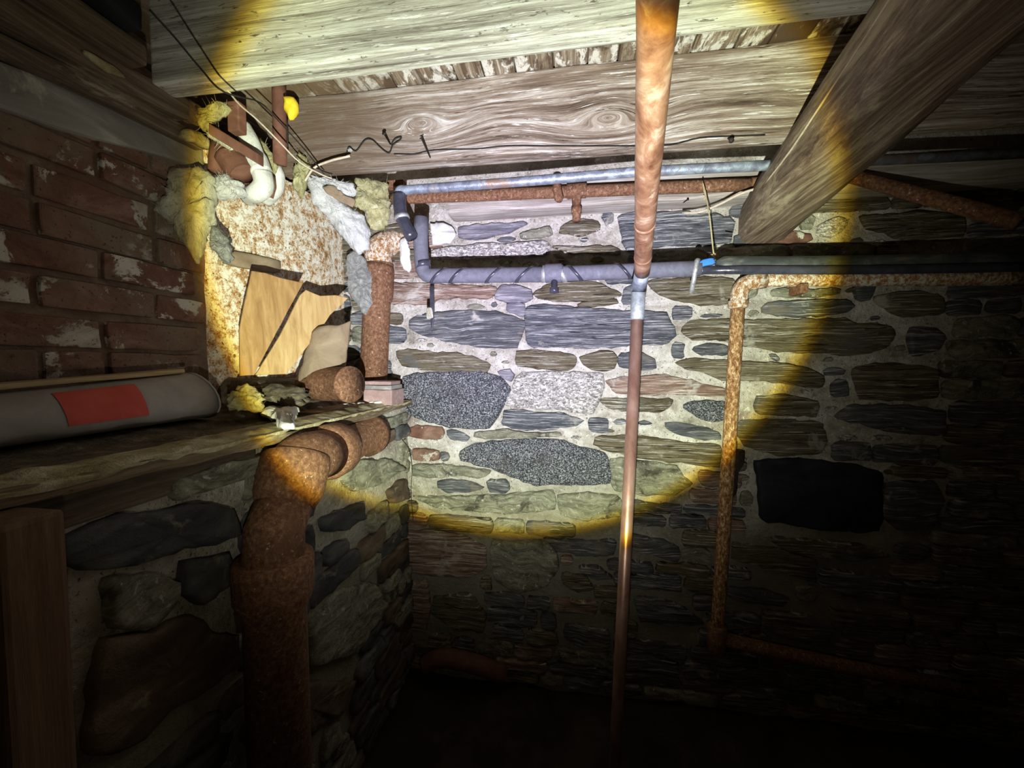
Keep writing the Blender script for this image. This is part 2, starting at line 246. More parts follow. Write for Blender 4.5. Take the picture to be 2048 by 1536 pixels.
def tube(name, pts, rad, mat, parent=None, seg=16, caps=True, rough=0, rs=20):
    pts = [Vector(p) for p in pts]; n = len(pts)
    rads = rad if isinstance(rad, (list, tuple)) else [rad]*n
    vs_ = []; fs = []; up = None
    for i, p in enumerate(pts):
        t = (pts[min(i+1, n-1)]-pts[max(i-1, 0)])
        if t.length < 1e-7: t = Vector((0, 0, 1))
        t.normalize()
        if up is None:
            up = Vector((0, 0, 1)) if abs(t.z) < .9 else Vector((1, 0, 0))
        x = up.cross(t)
        if x.length < 1e-5: x = Vector((1, 0, 0)).cross(t)
        x.normalize(); y = t.cross(x).normalized(); up = y
        for k in range(seg):
            a = 2*math.pi*k/seg; v = p+(x*math.cos(a)+y*math.sin(a))*rads[i]
            if rough: v += nv(v, rs, rough)
            vs_.append(v)
    for i in range(n-1):
        for k in range(seg):
            a = i*seg+k; b = i*seg+(k+1) % seg; fs.append([a, b, b+seg, a+seg])
    if caps: fs.append(list(range(seg))[::-1]); fs.append([(n-1)*seg+k for k in range(seg)])
    return mesh(name, vs_, fs, mat, parent, True)
def profile_tube(name, a, b, prof, mat, parent=None, seg=24, rough=0):
    """lathe along a-b: prof = [(t along, radius)]"""
    a = Vector(a); b = Vector(b); return tube(name, [a.lerp(b, t) for t, r in prof], [r for t, r in prof], mat, parent, seg, True, rough)

def resample(pts, step, jit, soft=True):
    out = []
    m = len(pts)
    for i in range(m):
        a = pts[i]; b = pts[(i+1) % m]; k = max(1, int(round((b-a).length/step)))
        for j in range(k):
            p = a.lerp(b, j/k)
            out.append(p)
    # soften corners a little, then chip the outline
    q = [(out[i-1]+out[i]*4+out[(i+1) % len(out)])/6 for i in range(len(out))]
    if not soft: q = out
    return [p+nv(p, 25, jit)+nv(p, 75, jit*.7) for p in q]
def relief(name, pts, n, prof, mat, parent=None, step=.02, jit=.004, bumpy=.003, bs=14, back=None, smooth=True, soft=True):
    """solid grown from an outline on a plane: rings shrink to the middle and rise along n"""
    n = Vector(n).normalized(); pts = resample([Vector(p) for p in pts], step, jit, soft)
    pts = [p for p in pts]; m = len(pts); c = sum(pts, Vector())/m
    vs_ = []; fs = []
    def ring(s, h, amp):
        st = len(vs_)
        for p in pts:
            q = c+(p-c)*s
            vs_.append(q+n*(h+(noise.noise(q*bs)+.5*noise.noise(q*bs*2.7))*amp))
        return st
    prev = None
    for s, h in prof:
        st = ring(s, h, bumpy if h > 0 else 0)
        if prev is not None:
            for k in range(m): fs.append([prev+k, prev+(k+1) % m, st+(k+1) % m, st+k])
        prev = st
    ci = len(vs_); vs_.append(c+n*(prof[-1][1]+noise.noise(c*bs)*bumpy))
    for k in range(m): fs.append([prev+k, prev+(k+1) % m, ci])
    if back:
        prev = 0
        for s, h in back:
            st = ring(s, h, bumpy)
            for k in range(m): fs.append([prev+(k+1) % m, prev+k, st+k, st+(k+1) % m])
            prev = st
        ci = len(vs_); vs_.append(c+n*back[-1][1])
        for k in range(m): fs.append([prev+(k+1) % m, prev+k, ci])
    else: fs.append(list(range(m))[::-1])
    return mesh(name, vs_, fs, mat, parent, smooth)
def pillow(name, pts, n, th, mat, parent=None, step=.012, jit=.008, bumpy=.012, bs=22):
    pr = [(1, 0), (.96, .35*th), (.86, .62*th), (.72, .8*th), (.55, .92*th), (.36, th), (.18, th)]
    bk = [(.9, -.3*th), (.6, -.45*th), (.3, -.5*th)]
    return relief(name, pts, n, pr, mat, parent, step, jit, bumpy, bs, bk)

def sheetgrid(name, fn, nu, nw, mat, parent=None, smooth=True):
    vs_ = [fn(i/nu, j/nw) for j in range(nw+1) for i in range(nu+1)]
    fs = [[j*(nu+1)+i, j*(nu+1)+i+1, (j+1)*(nu+1)+i+1, (j+1)*(nu+1)+i] for j in range(nw) for i in range(nu)]
    return mesh(name, vs_, fs, mat, parent, smooth)

WY = 1.50; LX = -0.665; BX = -1.0; LEDGE = H-.138; JB = H+.56
def stone_prof(h, d=.05): return [(1.035, -d), (1.035, h*.2), (1.02, h*.75), (.97, h*.98), (.75, h), (.45, h), (.2, h)]

# ------------------------------------------------------------ setting: back wall
def bed(p, amp, s=9): return noise.noise(Vector(p)*s)*amp+noise.noise(Vector(p)*s*3.3)*amp*.45
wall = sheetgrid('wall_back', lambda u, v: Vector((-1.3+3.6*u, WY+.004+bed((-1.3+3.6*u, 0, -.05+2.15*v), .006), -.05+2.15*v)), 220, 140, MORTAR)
tag(wall, kind='structure')
def S7(L): return [(750+x/2.926, 500+y/2.926) for x, y in L]
def S8(L): return [(1300+x/2.738, 400+y/2.738) for x, y in L]
def S6(L): return [(750+x/2.56, 320+y/2.56) for x, y in L]
def S9(L): return [(1248+x/2.239, 850+y/2.239) for x, y in L]
def S10(L): return [(780+x/2.56, 950+y/2.56) for x, y in L]
TR = [
 (REDST, S7([(95,195),(240,195),(450,205),(700,215),(710,260),(640,290),(480,285),(360,290),(340,320),(90,315)])),
 (PURPLE, S7([(735,210),(830,205),(880,230),(920,235),(930,280),(880,310),(770,310),(705,290),(710,250)])),
 (BROWN, S7([(950,245),(1010,200),(1150,185),(1290,190),(1410,240),(1445,270),(1370,290),(1230,300),(1090,305),(960,290),(930,260)])),
 (BROWN, S7([(1190,320),(1240,300),(1420,290),(1435,315),(1340,325),(1200,340)])),
 (BROWN, [(1297,562),(1365,556),(1450,556),(1485,575),(1480,605),(1400,610),(1350,600),(1310,583)]),
 (SLATE, S7([(350,370),(480,355),(650,355),(750,370),(840,400),(880,420),(850,490),(830,570),(740,572),(620,570),(500,545),(420,540),(350,510),(280,500),(210,460),(205,410),(260,385)])),
 (PURPLE, S7([(770,315),(880,310),(885,350),(870,395),(840,390),(760,355)])),
 (GNEISS, S7([(890,330),(1000,320),(1200,340),(1450,355),(1690,370),(1740,450),(1750,500),(1700,550),(1500,555),(1300,575),(1050,565),(920,570),(890,520),(885,440)])),
 (BROWN, S7([(130,600),(200,580),(350,600),(480,600),(620,640),(680,670),(650,715),(500,710),(300,705),(160,680)])),
 (BROWN, S7([(830,590),(1000,590),(1160,610),(1180,650),(1150,700),(1040,710),(840,680),(820,640)])),
 (BROWN, S7([(1190,630),(1280,600),(1400,590),(1420,640),(1405,700),(1300,710),(1220,670)])),
 (SLATE, S7([(1435,600),(1560,595),(1640,640),(1655,690),(1600,705),(1430,690),(1415,640)])),
 (GRANITE, S7([(170,740),(330,720),(480,710),(640,715),(720,740),(790,800),(780,850),(740,920),(720,980),(660,1040),(580,1045),(420,1030),(280,990),(200,960),(165,860)])),
 (PALEG, S7([(870,720),(1040,715),(1330,720),(1335,800),(1300,900),(1270,960),(1200,950),(1050,930),(900,925),(770,910),(760,880),(810,820),(830,750)])),
 (PURPLE, S7([(710,705),(790,700),(825,730),(805,770),(740,750)])),
 (REDST, S7([(1350,760),(1500,740),(1700,730),(1880,770),(2048,810),(2048,855),(1800,850),(1560,845),(1400,830),(1380,790)])),
 (BROWN, S7([(1330,870),(1480,862),(1740,872),(1735,905),(1660,950),(1500,945),(1370,930),(1325,890)])),
 (GRANITE, S7([(1800,900),(1900,880),(2048,885),(2110,920),(2090,950),(2048,985),(1960,1005),(1880,980),(1870,950),(1800,930)])),
 (GNEISS, S7([(760,930),(950,945),(1100,955),(1220,995),(1170,1030),(1000,1055),(860,1050),(750,1030)])),
 (PALE, S7([(590,1065),(750,1045),(950,1070),(1080,1065),(1090,1088),(900,1095),(700,1105),(580,1095)])),
 (GRANITE, S7([(520,1170),(600,1130),(880,1105),(1080,1110),(1280,1170),(1360,1200),(1370,1360),(1200,1370),(950,1370),(840,1340),(700,1280),(520,1230),(500,1200)])),
 (BRICK, S7([(190,1040),(280,1025),(390,1030),(410,1070),(380,1110),(300,1105),(195,1090)])),
 (BRICK, S7([(220,1160),(370,1165),(378,1230),(225,1225)])),
 (SLATE, S7([(384,1175),(430,1180),(450,1210),(430,1240),(388,1230)])),
 (SLATE, S7([(420,1050),(500,1055),(560,1090),(540,1120),(440,1110)])),
 (SLATE, S7([(1700,1000),(1850,1020),(2010,1060),(2020,1110),(1900,1110),(1740,1070),(1700,1030)])),
 (BROWN, S7([(1290,1095),(1500,1080),(1650,1095),(1800,1125),(2010,1135),(2015,1190),(2010,1270),(1780,1245),(1560,1215),(1390,1180),(1285,1140)])),
 (PALE, S7([(1385,1215),(1560,1232),(1760,1262),(1800,1320),(1850,1360),(1750,1430),(1560,1430),(1410,1410),(1380,1340)])),
 (SLATE, S7([(370,1350),(450,1335),(560,1350),(640,1390),(560,1410),(430,1420),(370,1390)])),
 (PALE, S7([(230,1255),(400,1250),(680,1290),(640,1330),(500,1315),(330,1330),(220,1320)])),
 (PALE, S7([(230,1440),(430,1440),(760,1430),(1040,1400),(1050,1520),(700,1536),(350,1500)])),
 (PALE, S7([(1065,1430),(1250,1420),(1390,1430),(1440,1450),(1440,1550),(1250,1580),(1080,1540)])),
 (BROWN, S8([(190,690),(250,655),(500,655),(800,655),(1050,650),(1150,680),(1300,690),(1330,740),(1290,800),(1180,840),(1040,850),(900,835),(700,830),(540,800),(400,775),(220,760),(180,720)])),
 (SLATE, S8([(640,560),(900,550),(1060,545),(1110,580),(1060,620),(940,640),(700,640),(620,620),(610,590)])),
 (SLATE, S8([(240,800),(300,788),(400,788),(425,805),(420,850),(280,850),(235,830)])),
 (BROWN, S8([(140,890),(250,870),(420,880),(560,890),(700,890),(850,920),(940,960),(930,1030),(840,1030),(700,1000),(600,990),(400,990),(280,940),(160,910)])),
 (BROWN, S8([(590,1070),(740,1065),(900,1100),(925,1140),(900,1185),(700,1180),(580,1165),(570,1120)])),
 (BROWN, S8([(480,1210),(700,1200),(940,1220),(960,1300),(940,1390),(700,1400),(520,1350),(480,1290)])),
 (SLATE, S8([(950,930),(1000,915),(1070,930),(1060,960),(960,965)])),
 (BROWN, S8([(1110,930),(1200,890),(1400,900),(1560,930),(1560,1080),(1400,1100),(1150,1090)])),
 (SLATE, S8([(1090,1120),(1400,1125),(1600,1150),(1600,1280),(1350,1280),(1010,1190)])),
 (SLATE, S8([(1420,700),(1560,700),(1620,760),(1560,820),(1440,860),(1410,780)])),
 (BROWN, S8([(1230,520),(1500,500),(1600,540),(1590,620),(1400,650),(1240,570)])),
 (SLATE, S8([(640,845),(680,840),(705,870),(690,880)])),
 (PALE, S8([(660,490),(800,485),(1040,495),(1030,520),(900,535),(680,530)])),
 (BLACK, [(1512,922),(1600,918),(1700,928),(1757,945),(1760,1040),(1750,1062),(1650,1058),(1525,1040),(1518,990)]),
 (PALEG, S8([(920,140),(980,100),(1060,100),(1080,140),(1040,190),(960,210),(910,190)])),
 (BRICK, S8([(640,230),(780,170),(870,190),(885,230),(780,240)])),
 (BROWN, S8([(1150,90),(1500,70),(1700,90),(1700,220),(1400,225),(1200,160)])),
 (GNEISS, S6([(1240,290),(1330,272),(1600,277),(1780,290),(1840,330),(1800,430),(1500,440),(1290,465),(1270,390)])),
 (BROWN, S6([(950,355),(1020,308),(1140,320),(1160,360),(1060,390),(940,380)])),
 (PALEG, S6([(300,460),(500,440),(700,430),(880,420),(890,460),(860,490),(600,500),(280,510)])),
 (PURPLE, S6([(430,350),(600,330),(780,325),(700,370),(520,410),(430,400)])),
 (PALE, S6([(735,385),(895,345),(915,385),(830,400),(740,408)])),
 (BROWN, S6([(900,440),(1060,450),(1130,440),(1250,460),(1260,480),(1000,480)])),
 # darker courses under the torch's ring
 (REDST, S10([(70,290),(200,280),(340,300),(480,360),(490,480),(400,520),(200,510),(75,480)])),
 (PALE, S10([(530,330),(640,340),(780,330),(850,390),(870,470),(800,560),(640,600),(540,520),(520,420)])),
 (SLATE, S10([(790,320),(1000,335),(1150,320),(1150,400),(1000,410),(860,380)])),
 (SLATE, S10([(960,460),(1060,460),(1140,520),(1060,530),(970,490)])),
 (BROWN, S10([(880,500),(1000,510),(1050,580),(960,590),(880,550)])),
 (SLATE, S10([(1240,300),(1400,330),(1480,360),(1470,440),(1330,400),(1240,380)])),
 (GNEISS, S10([(1250,620),(1400,630),(1520,680),(1600,760),(1450,770),(1280,740)])),
 (BROWN, S10([(230,620),(400,600),(490,700),(480,800),(340,780),(220,700)])),
 (SLATE, S10([(900,760),(1120,790),(1120,880),(960,870),(890,820)])),
 (REDST, S10([(60,560),(190,540),(210,700),(180,800),(60,780)])),
 (BROWN, S9([(490,520),(700,560),(860,600),(850,700),(640,640),(480,600)])),
 (SLATE, S9([(460,720),(600,730),(740,770),(700,800),(560,790),(460,760)])),
 (BROWN, S9([(640,500),(840,510),(1100,540),(1180,580),(1000,600),(720,560)])),
 (GNEISS, S9([(880,640),(1060,660),(1240,700),(1200,790),(980,760),(880,720)])),
 (BROWN, S9([(620,830),(800,840),(940,900),(900,980),(700,940),(610,890)])),
 (SLATE, S9([(1160,260),(1380,250),(1420,330),(1380,460),(1230,470),(1150,400)])),
]
rr = random.Random(3)
polys = []
for m_, P in TR:
    pts = [onY(x, y, WY) for x, y in P]
    polys.append([(p.x, p.z) for p in pts])
    h = rr.uniform(.010, .020)
    relief('stone', pts, (0, -1, 0), stone_prof(h), m_, wall, step=.018, jit=.006, bumpy=.006)
def inside(x, z, poly):
    c = False; j = len(poly)-1
    for i in range(len(poly)):
        xi, zi = poly[i]; xj, zj = poly[j]
        if (zi > z) != (zj > z) and x < (xj-xi)*(z-zi)/(zj-zi)+xi: c = not c
        j = i
    return c
def clear(x0, x1, z0, z1, ps, pad=.006):
    for i in range(7):
        for j in range(4):
            x = x0-pad+(x1-x0+2*pad)*i/6; z = z0-pad+(z1-z0+2*pad)*j/3
            for p in ps:
                if inside(x, z, p): return False
    return True
ZTOP = JB-.006
z = .02
KIND = [SLATE, GNEISS, BROWN, BROWN, SLATE, PALE, REDST]
while z < ZTOP:
    hh = rr.uniform(.045, .085)
    if z+hh > ZTOP: hh = ZTOP-z
    if hh < .025: break
    x = -1.15+rr.uniform(0, .1)
    while x < 2.15:
        ww = rr.uniform(.09, .28)
        x0, x1 = x+.004, x+ww-.004; z0, z1 = z+.004, z+hh-.004
        k = 0
        while k < 4 and not clear(x0, x1, z0, z1, polys):
            x1 = x0+(x1-x0)*.62; k += 1
            if x1-x0 < .035: k = 9
        ok = k < 4
        if ok and x1 > x0+.03:
            tl = rr.uniform(-.012, .012); c = .2*min(z1-z0, x1-x0)
            P = [(x0+c*rr.uniform(.2, 1), z0), (x1-c*rr.uniform(.2, 1), z0+tl*.4), (x1, z0+c*rr.uniform(.3, 1)), (x1, z1-c), (x1-c*rr.uniform(.3, 1.2), z1+tl*.4), (x0+c*rr.uniform(.3, 1), z1), (x0, z1-c), (x0, z0+c)]
            hgt = rr.uniform(.006, .022) if z < .95 else rr.uniform(.008, .014)
            relief('stone', [Vector((a, WY, b)) for a, b in P], (0, -1, 0), stone_prof(hgt), rr.choice(KIND), wall, step=.025, jit=.008, bumpy=.006)
            x = x1+.008
        else: x += .03
    z += hh

allp = list(polys); nch = 0; tries = 0
while nch < 55 and tries < 3000:
    tries += 1; x = rr.uniform(-.62, 1.1); z = rr.uniform(H-.45, ZTOP-.03); w_ = rr.uniform(.015, .045); h_ = rr.uniform(.006, .014)
    if not clear(x-w_, x+w_, z-h_, z+h_, allp, .003): continue
    P = [(x-w_, z-h_*.3), (x-w_*.5, z-h_), (x+w_*.6, z-h_*.8), (x+w_, z), (x+w_*.4, z+h_), (x-w_*.6, z+h_*.8)]
    allp.append(P); nch += 1
    relief('stone', [Vector((a, WY, b)) for a, b in P], (0, -1, 0), stone_prof(.009), rr.choice([SLATE, PALE, BROWN, PALEG, PALE]), wall, step=.02, jit=.003, bumpy=.002)

# ------------------------------------------------------------ setting: lower left wall and the ledge it carries
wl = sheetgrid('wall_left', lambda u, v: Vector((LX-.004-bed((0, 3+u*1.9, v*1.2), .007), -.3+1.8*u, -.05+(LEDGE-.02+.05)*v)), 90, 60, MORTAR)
tag(wl, kind='structure')
def S3(L): return [(x/2.409, 900+y/2.409) for x, y in L]
TL = [
 (SMOOTHD, S3([(230,450),(450,340),(700,290),(1000,255),(1110,290),(1140,400),(1000,450),(700,520),(400,580),(280,540)])),
 (SMOOTHB, S3([(430,1100),(500,900),(700,880),(900,780),(1000,870),(1120,900),(1130,1030),(1000,1130),(800,1250),(600,1440),(420,1480)])),
 (PALE, S3([(500,610),(700,590),(840,640),(830,740),(700,850),(520,870)])),
 (SMOOTHD, S3([(870,540),(1100,490),(1105,640),(950,740),(850,690)])),
 (SMOOTHD, S3([(1540,330),(1720,255),(1740,330),(1660,380),(1550,400)])),
 (PALE, S3([(1480,850),(1600,690),(1780,640),(1850,750),(1700,980),(1490,1040)])),
 (SMOOTHD, S3([(1550,480),(1640,430),(1660,490),(1560,560)])),
 (PALE, S3([(1640,130),(1700,60),(1850,40),(1940,90),(1800,170),(1690,200)])),
 (SMOOTHB, S3([(1860,200),(1940,130),(1960,230),(1880,260)])),
 (SMOOTHB, S3([(1200,1200),(1400,1130),(1700,1100),(1650,1250),(1300,1480),(1180,1400)])),
]
lp = []
for m_, P in TL:
    pts = [onX(x, y, LX) for x, y in P]; lp.append([(p.y, p.z) for p in pts])
    relief('stone', pts, (1, 0, 0), stone_prof(rr.uniform(.012, .022)), m_, wl, step=.018, jit=.007, bumpy=.007)
z = .02
while z < LEDGE-.06:
    hh = rr.uniform(.05, .10)
    if z+hh > LEDGE-.05: hh = LEDGE-.05-z
    if hh < .03: break
    y = .28+rr.uniform(0, .08)
    while y < 1.46:
        ww = rr.uniform(.08, .24); y0, y1 = y+.005, min(y+ww-.005, 1.49); z0, z1 = z+.005, z+hh-.005
        if y1-y0 > .03 and clear(y0, y1, z0, z1, lp):
            c = .2*min(z1-z0, y1-y0)
            P = [(y0+c*rr.random(), z0), (y1-c*rr.random(), z0), (y1, z0+c), (y1, z1-c), (y1-c, z1), (y0+c, z1), (y0, z1-c), (y0, z0+c)]
            relief('stone', [Vector((LX, a, b)) for a, b in P], (1, 0, 0), stone_prof(rr.uniform(.006, .022)), rr.choice([SMOOTHD, SMOOTHB, PALE, SMOOTHD, PALE]), wl, step=.025, jit=.009, bumpy=.007)
            y += ww
        else: y += .03
    z += hh
# plaster bed on top of the lower wall, sloping up to the bricks
def ledge_fn(u, v):
    y = -.3+1.8*u; x = LX-.012+(BX-LX-.02)*v
    zz = LEDGE-.010+bed((x, y, 2), .006, 14)
    if v > .45: zz += (v-.45)*.05
    if y > .93 and v > .35: zz += min(1, (y-.93)/.06)*min(1, (v-.35)/.25)*.085
    return Vector((x, y, zz))
tr = sheetgrid('trim_1', ledge_fn, 150, 34, RUBBLE); tag(tr, kind='structure')

# ------------------------------------------------------------ setting: brick wall above the ledge
wb = sheetgrid('wall_left_upper', lambda u, v: Vector((BX-.002+bed((1, u*1.4, v*.9), .003, 14), -.3+1.24*u, LEDGE-.12+.95*v)), 60, 50, BMORT)
tag(wb, kind='structure')
BH, BL, J = .058, .200, .012
row = 0; z = LEDGE-.035
while z < H+.50:
    y = -.25+(row % 2)*.104
    tilt = .004*math.sin(row*1.7)
    while y < .93:
        L = BL if rr.random() > .18 else .096
        y1 = min(y+L, .935)
        if y1-y > .03:
            pr = rr.uniform(.004, .010)
            box('brick', (BX-.05, y, z+tilt), (BX+pr, y1, z+tilt+BH), BRICK, wb, seg=(1, 3, 2), rough=.004, rs=26, bevel=.004)
        y += L+J
    z += BH+J; row += 1

# sheet-metal cheek that closes the recess behind the shelf
def cheek(u, v):
    y = .90+.62*u; x = -1.015+.085*u+.02*math.sin(u*3.1); zz = LEDGE-.05+.80*v
    return Vector((x+bed((x, y, zz), .004, 9), y, zz))
sh = thing('metal_sheet', (-.98, 1.2, LEDGE), 'large rust-mottled white sheet lining the recess behind the shelf', 'sheet')
sheetgrid('panel', cheek, 60, 76, SHEET, sh)
# horizontal lap strip on the sheet
q = [onP(x, y, Vector((-.985, .95, 0)), Vector((1, -.14, 0)).normalized()) for x, y in ((448,500),(500,508),(560,522),(560,548),(500,538),(446,528))]
relief('lap_strip', q, (1, -.14, 0), [(1, -.006), (1, .006), (.98, .008), (.6, .008)], CLAY, sh, step=.02, jit=.002, bumpy=.001)

# ------------------------------------------------------------ setting: floor, right wall, ceiling
fl = sheetgrid('floor', lambda u, v: Vector((-1.3+3.6*u, -.6+2.2*v, bed((u*3.6, v*2.2, 0), .02, 4))), 70, 50, DIRT); tag(fl, kind='structure')
wr = box('wall_right', (2.15, -.6, 0), (2.3, 1.6, 2.1), MORTAR, seg=(1, 8, 8), rough=.02, rs=5); tag(wr, kind='structure')
CZ = H+.765
ce = box('ceiling', (-1.3, -.6, CZ+.022), (2.3, 1.6, CZ+.05), DARKW, seg=(4, 3, 1)); tag(ce, kind='structure')
x = -1.28; k = 0
while x < 2.2:
    wd = rr.choice([.075, .085, .10])
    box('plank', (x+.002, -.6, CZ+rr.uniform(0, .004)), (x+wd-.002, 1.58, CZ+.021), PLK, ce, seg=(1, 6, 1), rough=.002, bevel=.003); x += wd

# ------------------------------------------------------------ timbers
def rough_box_thing(name, lo, hi, mat, label, cat, seg, rough=.004, bevel=.006, frame=None, group=None):
    o = box(name, lo, hi, mat, None, seg, rough, 6, bevel, frame, smooth=False)
    return tag(o, label, cat, group)
rough_box_thing('floor_joist', (-.84, .690, JB), (2.12, .738, CZ-.001), JW1, 'broad whitewashed joist crossing the top of the picture, nearest the viewer', 'joist', (24, 1, 4), .003)
# second joist sags a little at its right-hand end
def j2(p):
    v = Vector(p); t = (v.x+.6)/1.3
    if v.z < JB+.1: v.z -= .012*max(0, min(1.3, t))*1.0
    return v
jo = thing('floor_joist', (.3, 1.08, JB), 'weathered joist with swirling knot grain, hanging behind the broad whitewashed one', 'joist')
box('beam', (-.86, 1.055, JB), (2.12, 1.105, CZ-.001), JW2, jo, (30, 1, 4), .003, 6, .005, j2)
so = thing('sill_beam', (.6, 1.45, JB), 'grey sill timber lying on top of the stone wall', 'timber')
box('beam', (-.47, 1.425, JB-.008), (2.12, 1.60, JB+.09), JW3, so, (24, 3, 2), .005, 6, .014)
for x_, y_ in ((977,398),(1040,398),(1285,400),(1370,400),(1136,397)):
    p = onY(x_, y_, 1.425)
    tube('nail', [p+Vector((0, .02, 0)), p+Vector((.004, -.016, -.006)), p+Vector((.004, -.019, -.006))], [.002, .0018, .004], NAIL, so, 8)
# girder running away from the viewer to the wall
def gird(p):   # p: (across, along Y, z)
    y = p[1]; return Vector((.340+.152*y+p[0], y, p[2]))
gb = thing('girder', (.45, .8, H+.42), 'massive rough-hewn girder running diagonally down to the stone wall', 'girder')
box('beam', (0, -.15, H+.418), (.15, 1.545, JB-.001), BEAMW, gb, (4, 30, 4), .006, 5, .036, gird, smooth=True)
wp = [Vector((.340+.152*y-.0035+.001*math.sin(y*20), y, H+.515+.012*math.sin(y*5)-.03*(y-.6))) for y in [0.1+.07*i for i in range(17)]]
tube('wire', wp, .0022, CREAMC, gb, 6)
for (x_, y_, dx, dz) in ((1502,356,.02,-.02),(1450,470,.02,-.006)):
    p = onD(x_, y_, 1.27); tube('nail', [p, p+Vector((dx, 0, dz)), p+Vector((dx*1.1, 0, dz*1.1))], [.0025, .0022, .001], NAIL, gb, 8)

# plates and rim boards stacked over the brick wall
def plate(name, x0, x1, y0, y1, z0, z1, mat, label, sk=0, r=.006):
    def fr(p):
        v = Vector(p); v.z += sk*(v.y-y0); return v
    return rough_box_thing(name, (x0, y0, z0), (x1, y1, z1), mat, label, 'timber', (2, 14, 2), r, .008, fr)
def plateP(name, X, a, b, th, ye, mat, label, r=.006):
    A_ = onX(a[0], a[1], X); B_ = onX(b[0], b[1], X); sk = (B_.z-A_.z)/(B_.y-A_.y)
    def fr(p):
        v = Vector(p); v.z += sk*(v.y-A_.y); return v
    return rough_box_thing(name, (-1.12, .05, A_.z), (X, ye, A_.z+th), mat, label, 'timber', (2, 18, 2), r, .008, fr)
plateP('wall_plate', -.982, (0, 219), (420, 345), .082, .935, GREYP, 'smooth grey plate bedded on the brick wall at left')
plateP('wall_plate', -.950, (0, 98), (410, 296), .034, .915, DARKW, 'narrow brown board above the smooth grey plate at left')
plateP('rim_board', -.915, (0, 30), (395, 250), .046, .84, DARKW, 'thick dark board with pale plaster smears, below the black boards at left')
plateP('rim_board', -.880, (90, 0), (350, 170), .046, .72, DARKW, 'dark board with a ragged edge, second below the ceiling at left')
plateP('rim_board', -.850, (215, 0), (330, 100), .05, .69, BLACK, 'black uppermost board tucked under the ceiling at left', .002)
p0 = Vector((-.90, .5, H+.68))
tag(relief('plaster_smear', [onX(x, y, -.914) for x, y in ((160,98),(200,118),(245,150),(252,162),(215,145),(165,108))], (1, 0, 0), [(1, -.004), (1, .003), (.8, .006), (.4, .006)], PLAST, None, .01, .003, .002), 'long pale plaster smear on the dark rim board at left', 'plaster')
# short packing end between the plates
tag(relief('mortar_lump', [onX(x, y, -.945) for x, y in ((365,255),(395,262),(424,292),(420,300),(380,283),(360,272))], (1, 0, 0), [(1, -.01), (1, .004), (.85, .012), (.4, .014)], PLAST, None, .01, .003, .003), 'yellowish mortar lump at the end of the grey plate', 'mortar')

# ------------------------------------------------------------ left post and shelf
ps = thing('post', Vector((-.6, .3, 0)), 'brown upright post in the bottom left corner', 'post')
a = onD(84, 1033, .43)
box('shaft', (a.x-.11, a.y-.035, 0), (a.x, a.y+.02, a.z), POSTW, ps, (2, 2, 10), .003, 6, .006)
# shelf: board set on the front of the lower wall
sf = thing('shelf', (LX, .9, LEDGE), 'long worn wooden shelf board with crumbling plaster running along the left wall', 'shelf')
def shf(p):
    v = Vector(p); v.z += .006*math.sin(v.y*5); return v
box('board', (LX-.03, .02, LEDGE-.034), (LX+.028, 1.515, LEDGE-.012), SHELFD, sf, (2, 60, 1), .0045, 16, .003, shf)
box('bearer', (LX-.05, .02, LEDGE-.085), (LX+.006, .72, LEDGE-.036), DARKW, sf, (2, 22, 2), .006, 8, .006, shf)
def crust(u, v):
    y = .05+1.40*u; e = .5+.5*noise.noise(Vector((y*9, 0, 3)))+.4*noise.noise(Vector((y*31, 0, 7)))
    if v < .3:
        t = v/.3; return Vector((LX+.031+.004*t, y, LEDGE-.008-.016*e*(1-t)))+nv((y*30, v*6, 1), 1, .002)
    t = (v-.3)/.7; return Vector((LX+.035-.10*t, y, LEDGE-.0115+.003*t+.014*math.sin(t*math.pi)*(.5+.7*abs(noise.noise(Vector((y*14, t*2, 5)))))))+nv((y*30, v*6, 4), 1, .0035)
sheetgrid('plaster_edge', crust, 260, 12, PLAST, sf)
box('plank', (LX-.16, 1.02, LEDGE-.012), (LX-.02, 1.49, LEDGE-.004), SHELFW, sf, (2, 10, 1), .002, 9, .002)

# ------------------------------------------------------------ grey duct with red label
dz = thing('duct_pipe', (-.92, .6, LEDGE), 'grey rounded duct with a faded red label lying on the shelf', 'duct')
PROF = [(.0, -.056), (.034, -.056), (.050, -.052), (.058, -.042), (.061, -.030), (.0595, -.018), (.056, -.004), (.050, .012), (.042, .028), (.031, .042), (.018, .052), (.0, .056)]
def dfr(x, y, b):      # the duct slumps a little towards the viewer
    k_ = .73+.27*(y-.47)/.375
    return Vector((x, y, LEDGE+.006+(b+.056)*max(.5, k_)))
pf = PROF; Y0, Y1 = -.1, .845
vs_ = []; fs = []; ny = 12
def yend(b): return Y1-.006-.016*(b/.056)**2-.008*(b/.056)
for j in range(ny+1):
    for (a, b) in pf: y = Y0+(yend(b)-Y0)*j/ny; vs_.append(dfr(-.925+a, y, b))
    for (a, b) in reversed(pf[1:-1]): y = Y0+(yend(b)-Y0)*j/ny; vs_.append(dfr(-.925-a*.5, y, b))
m = len(vs_)//(ny+1)
for j in range(ny):
    for k in range(m): fs.append([j*m+k, j*m+(k+1) % m, (j+1)*m+(k+1) % m, (j+1)*m+k])
fs.append(list(range(m))); fs.append([ny*m+k for k in range(m)])
mesh('shell', vs_, fs, DUCT, dz)
def lab(u, v):
    k = 4.2+v*5.2; i = int(k); f = k-i; a = pf[i][0]*(1-f)+pf[i+1][0]*f; b = pf[i][1]*(1-f)+pf[i+1][1]*f
    return dfr(-.925+a+.0014, .545+.13*u, b)+Vector((0, 0, .0006))
l = sheetgrid('label', lab, 6, 14, REDL, dz); l['label'] = 'faded red label'
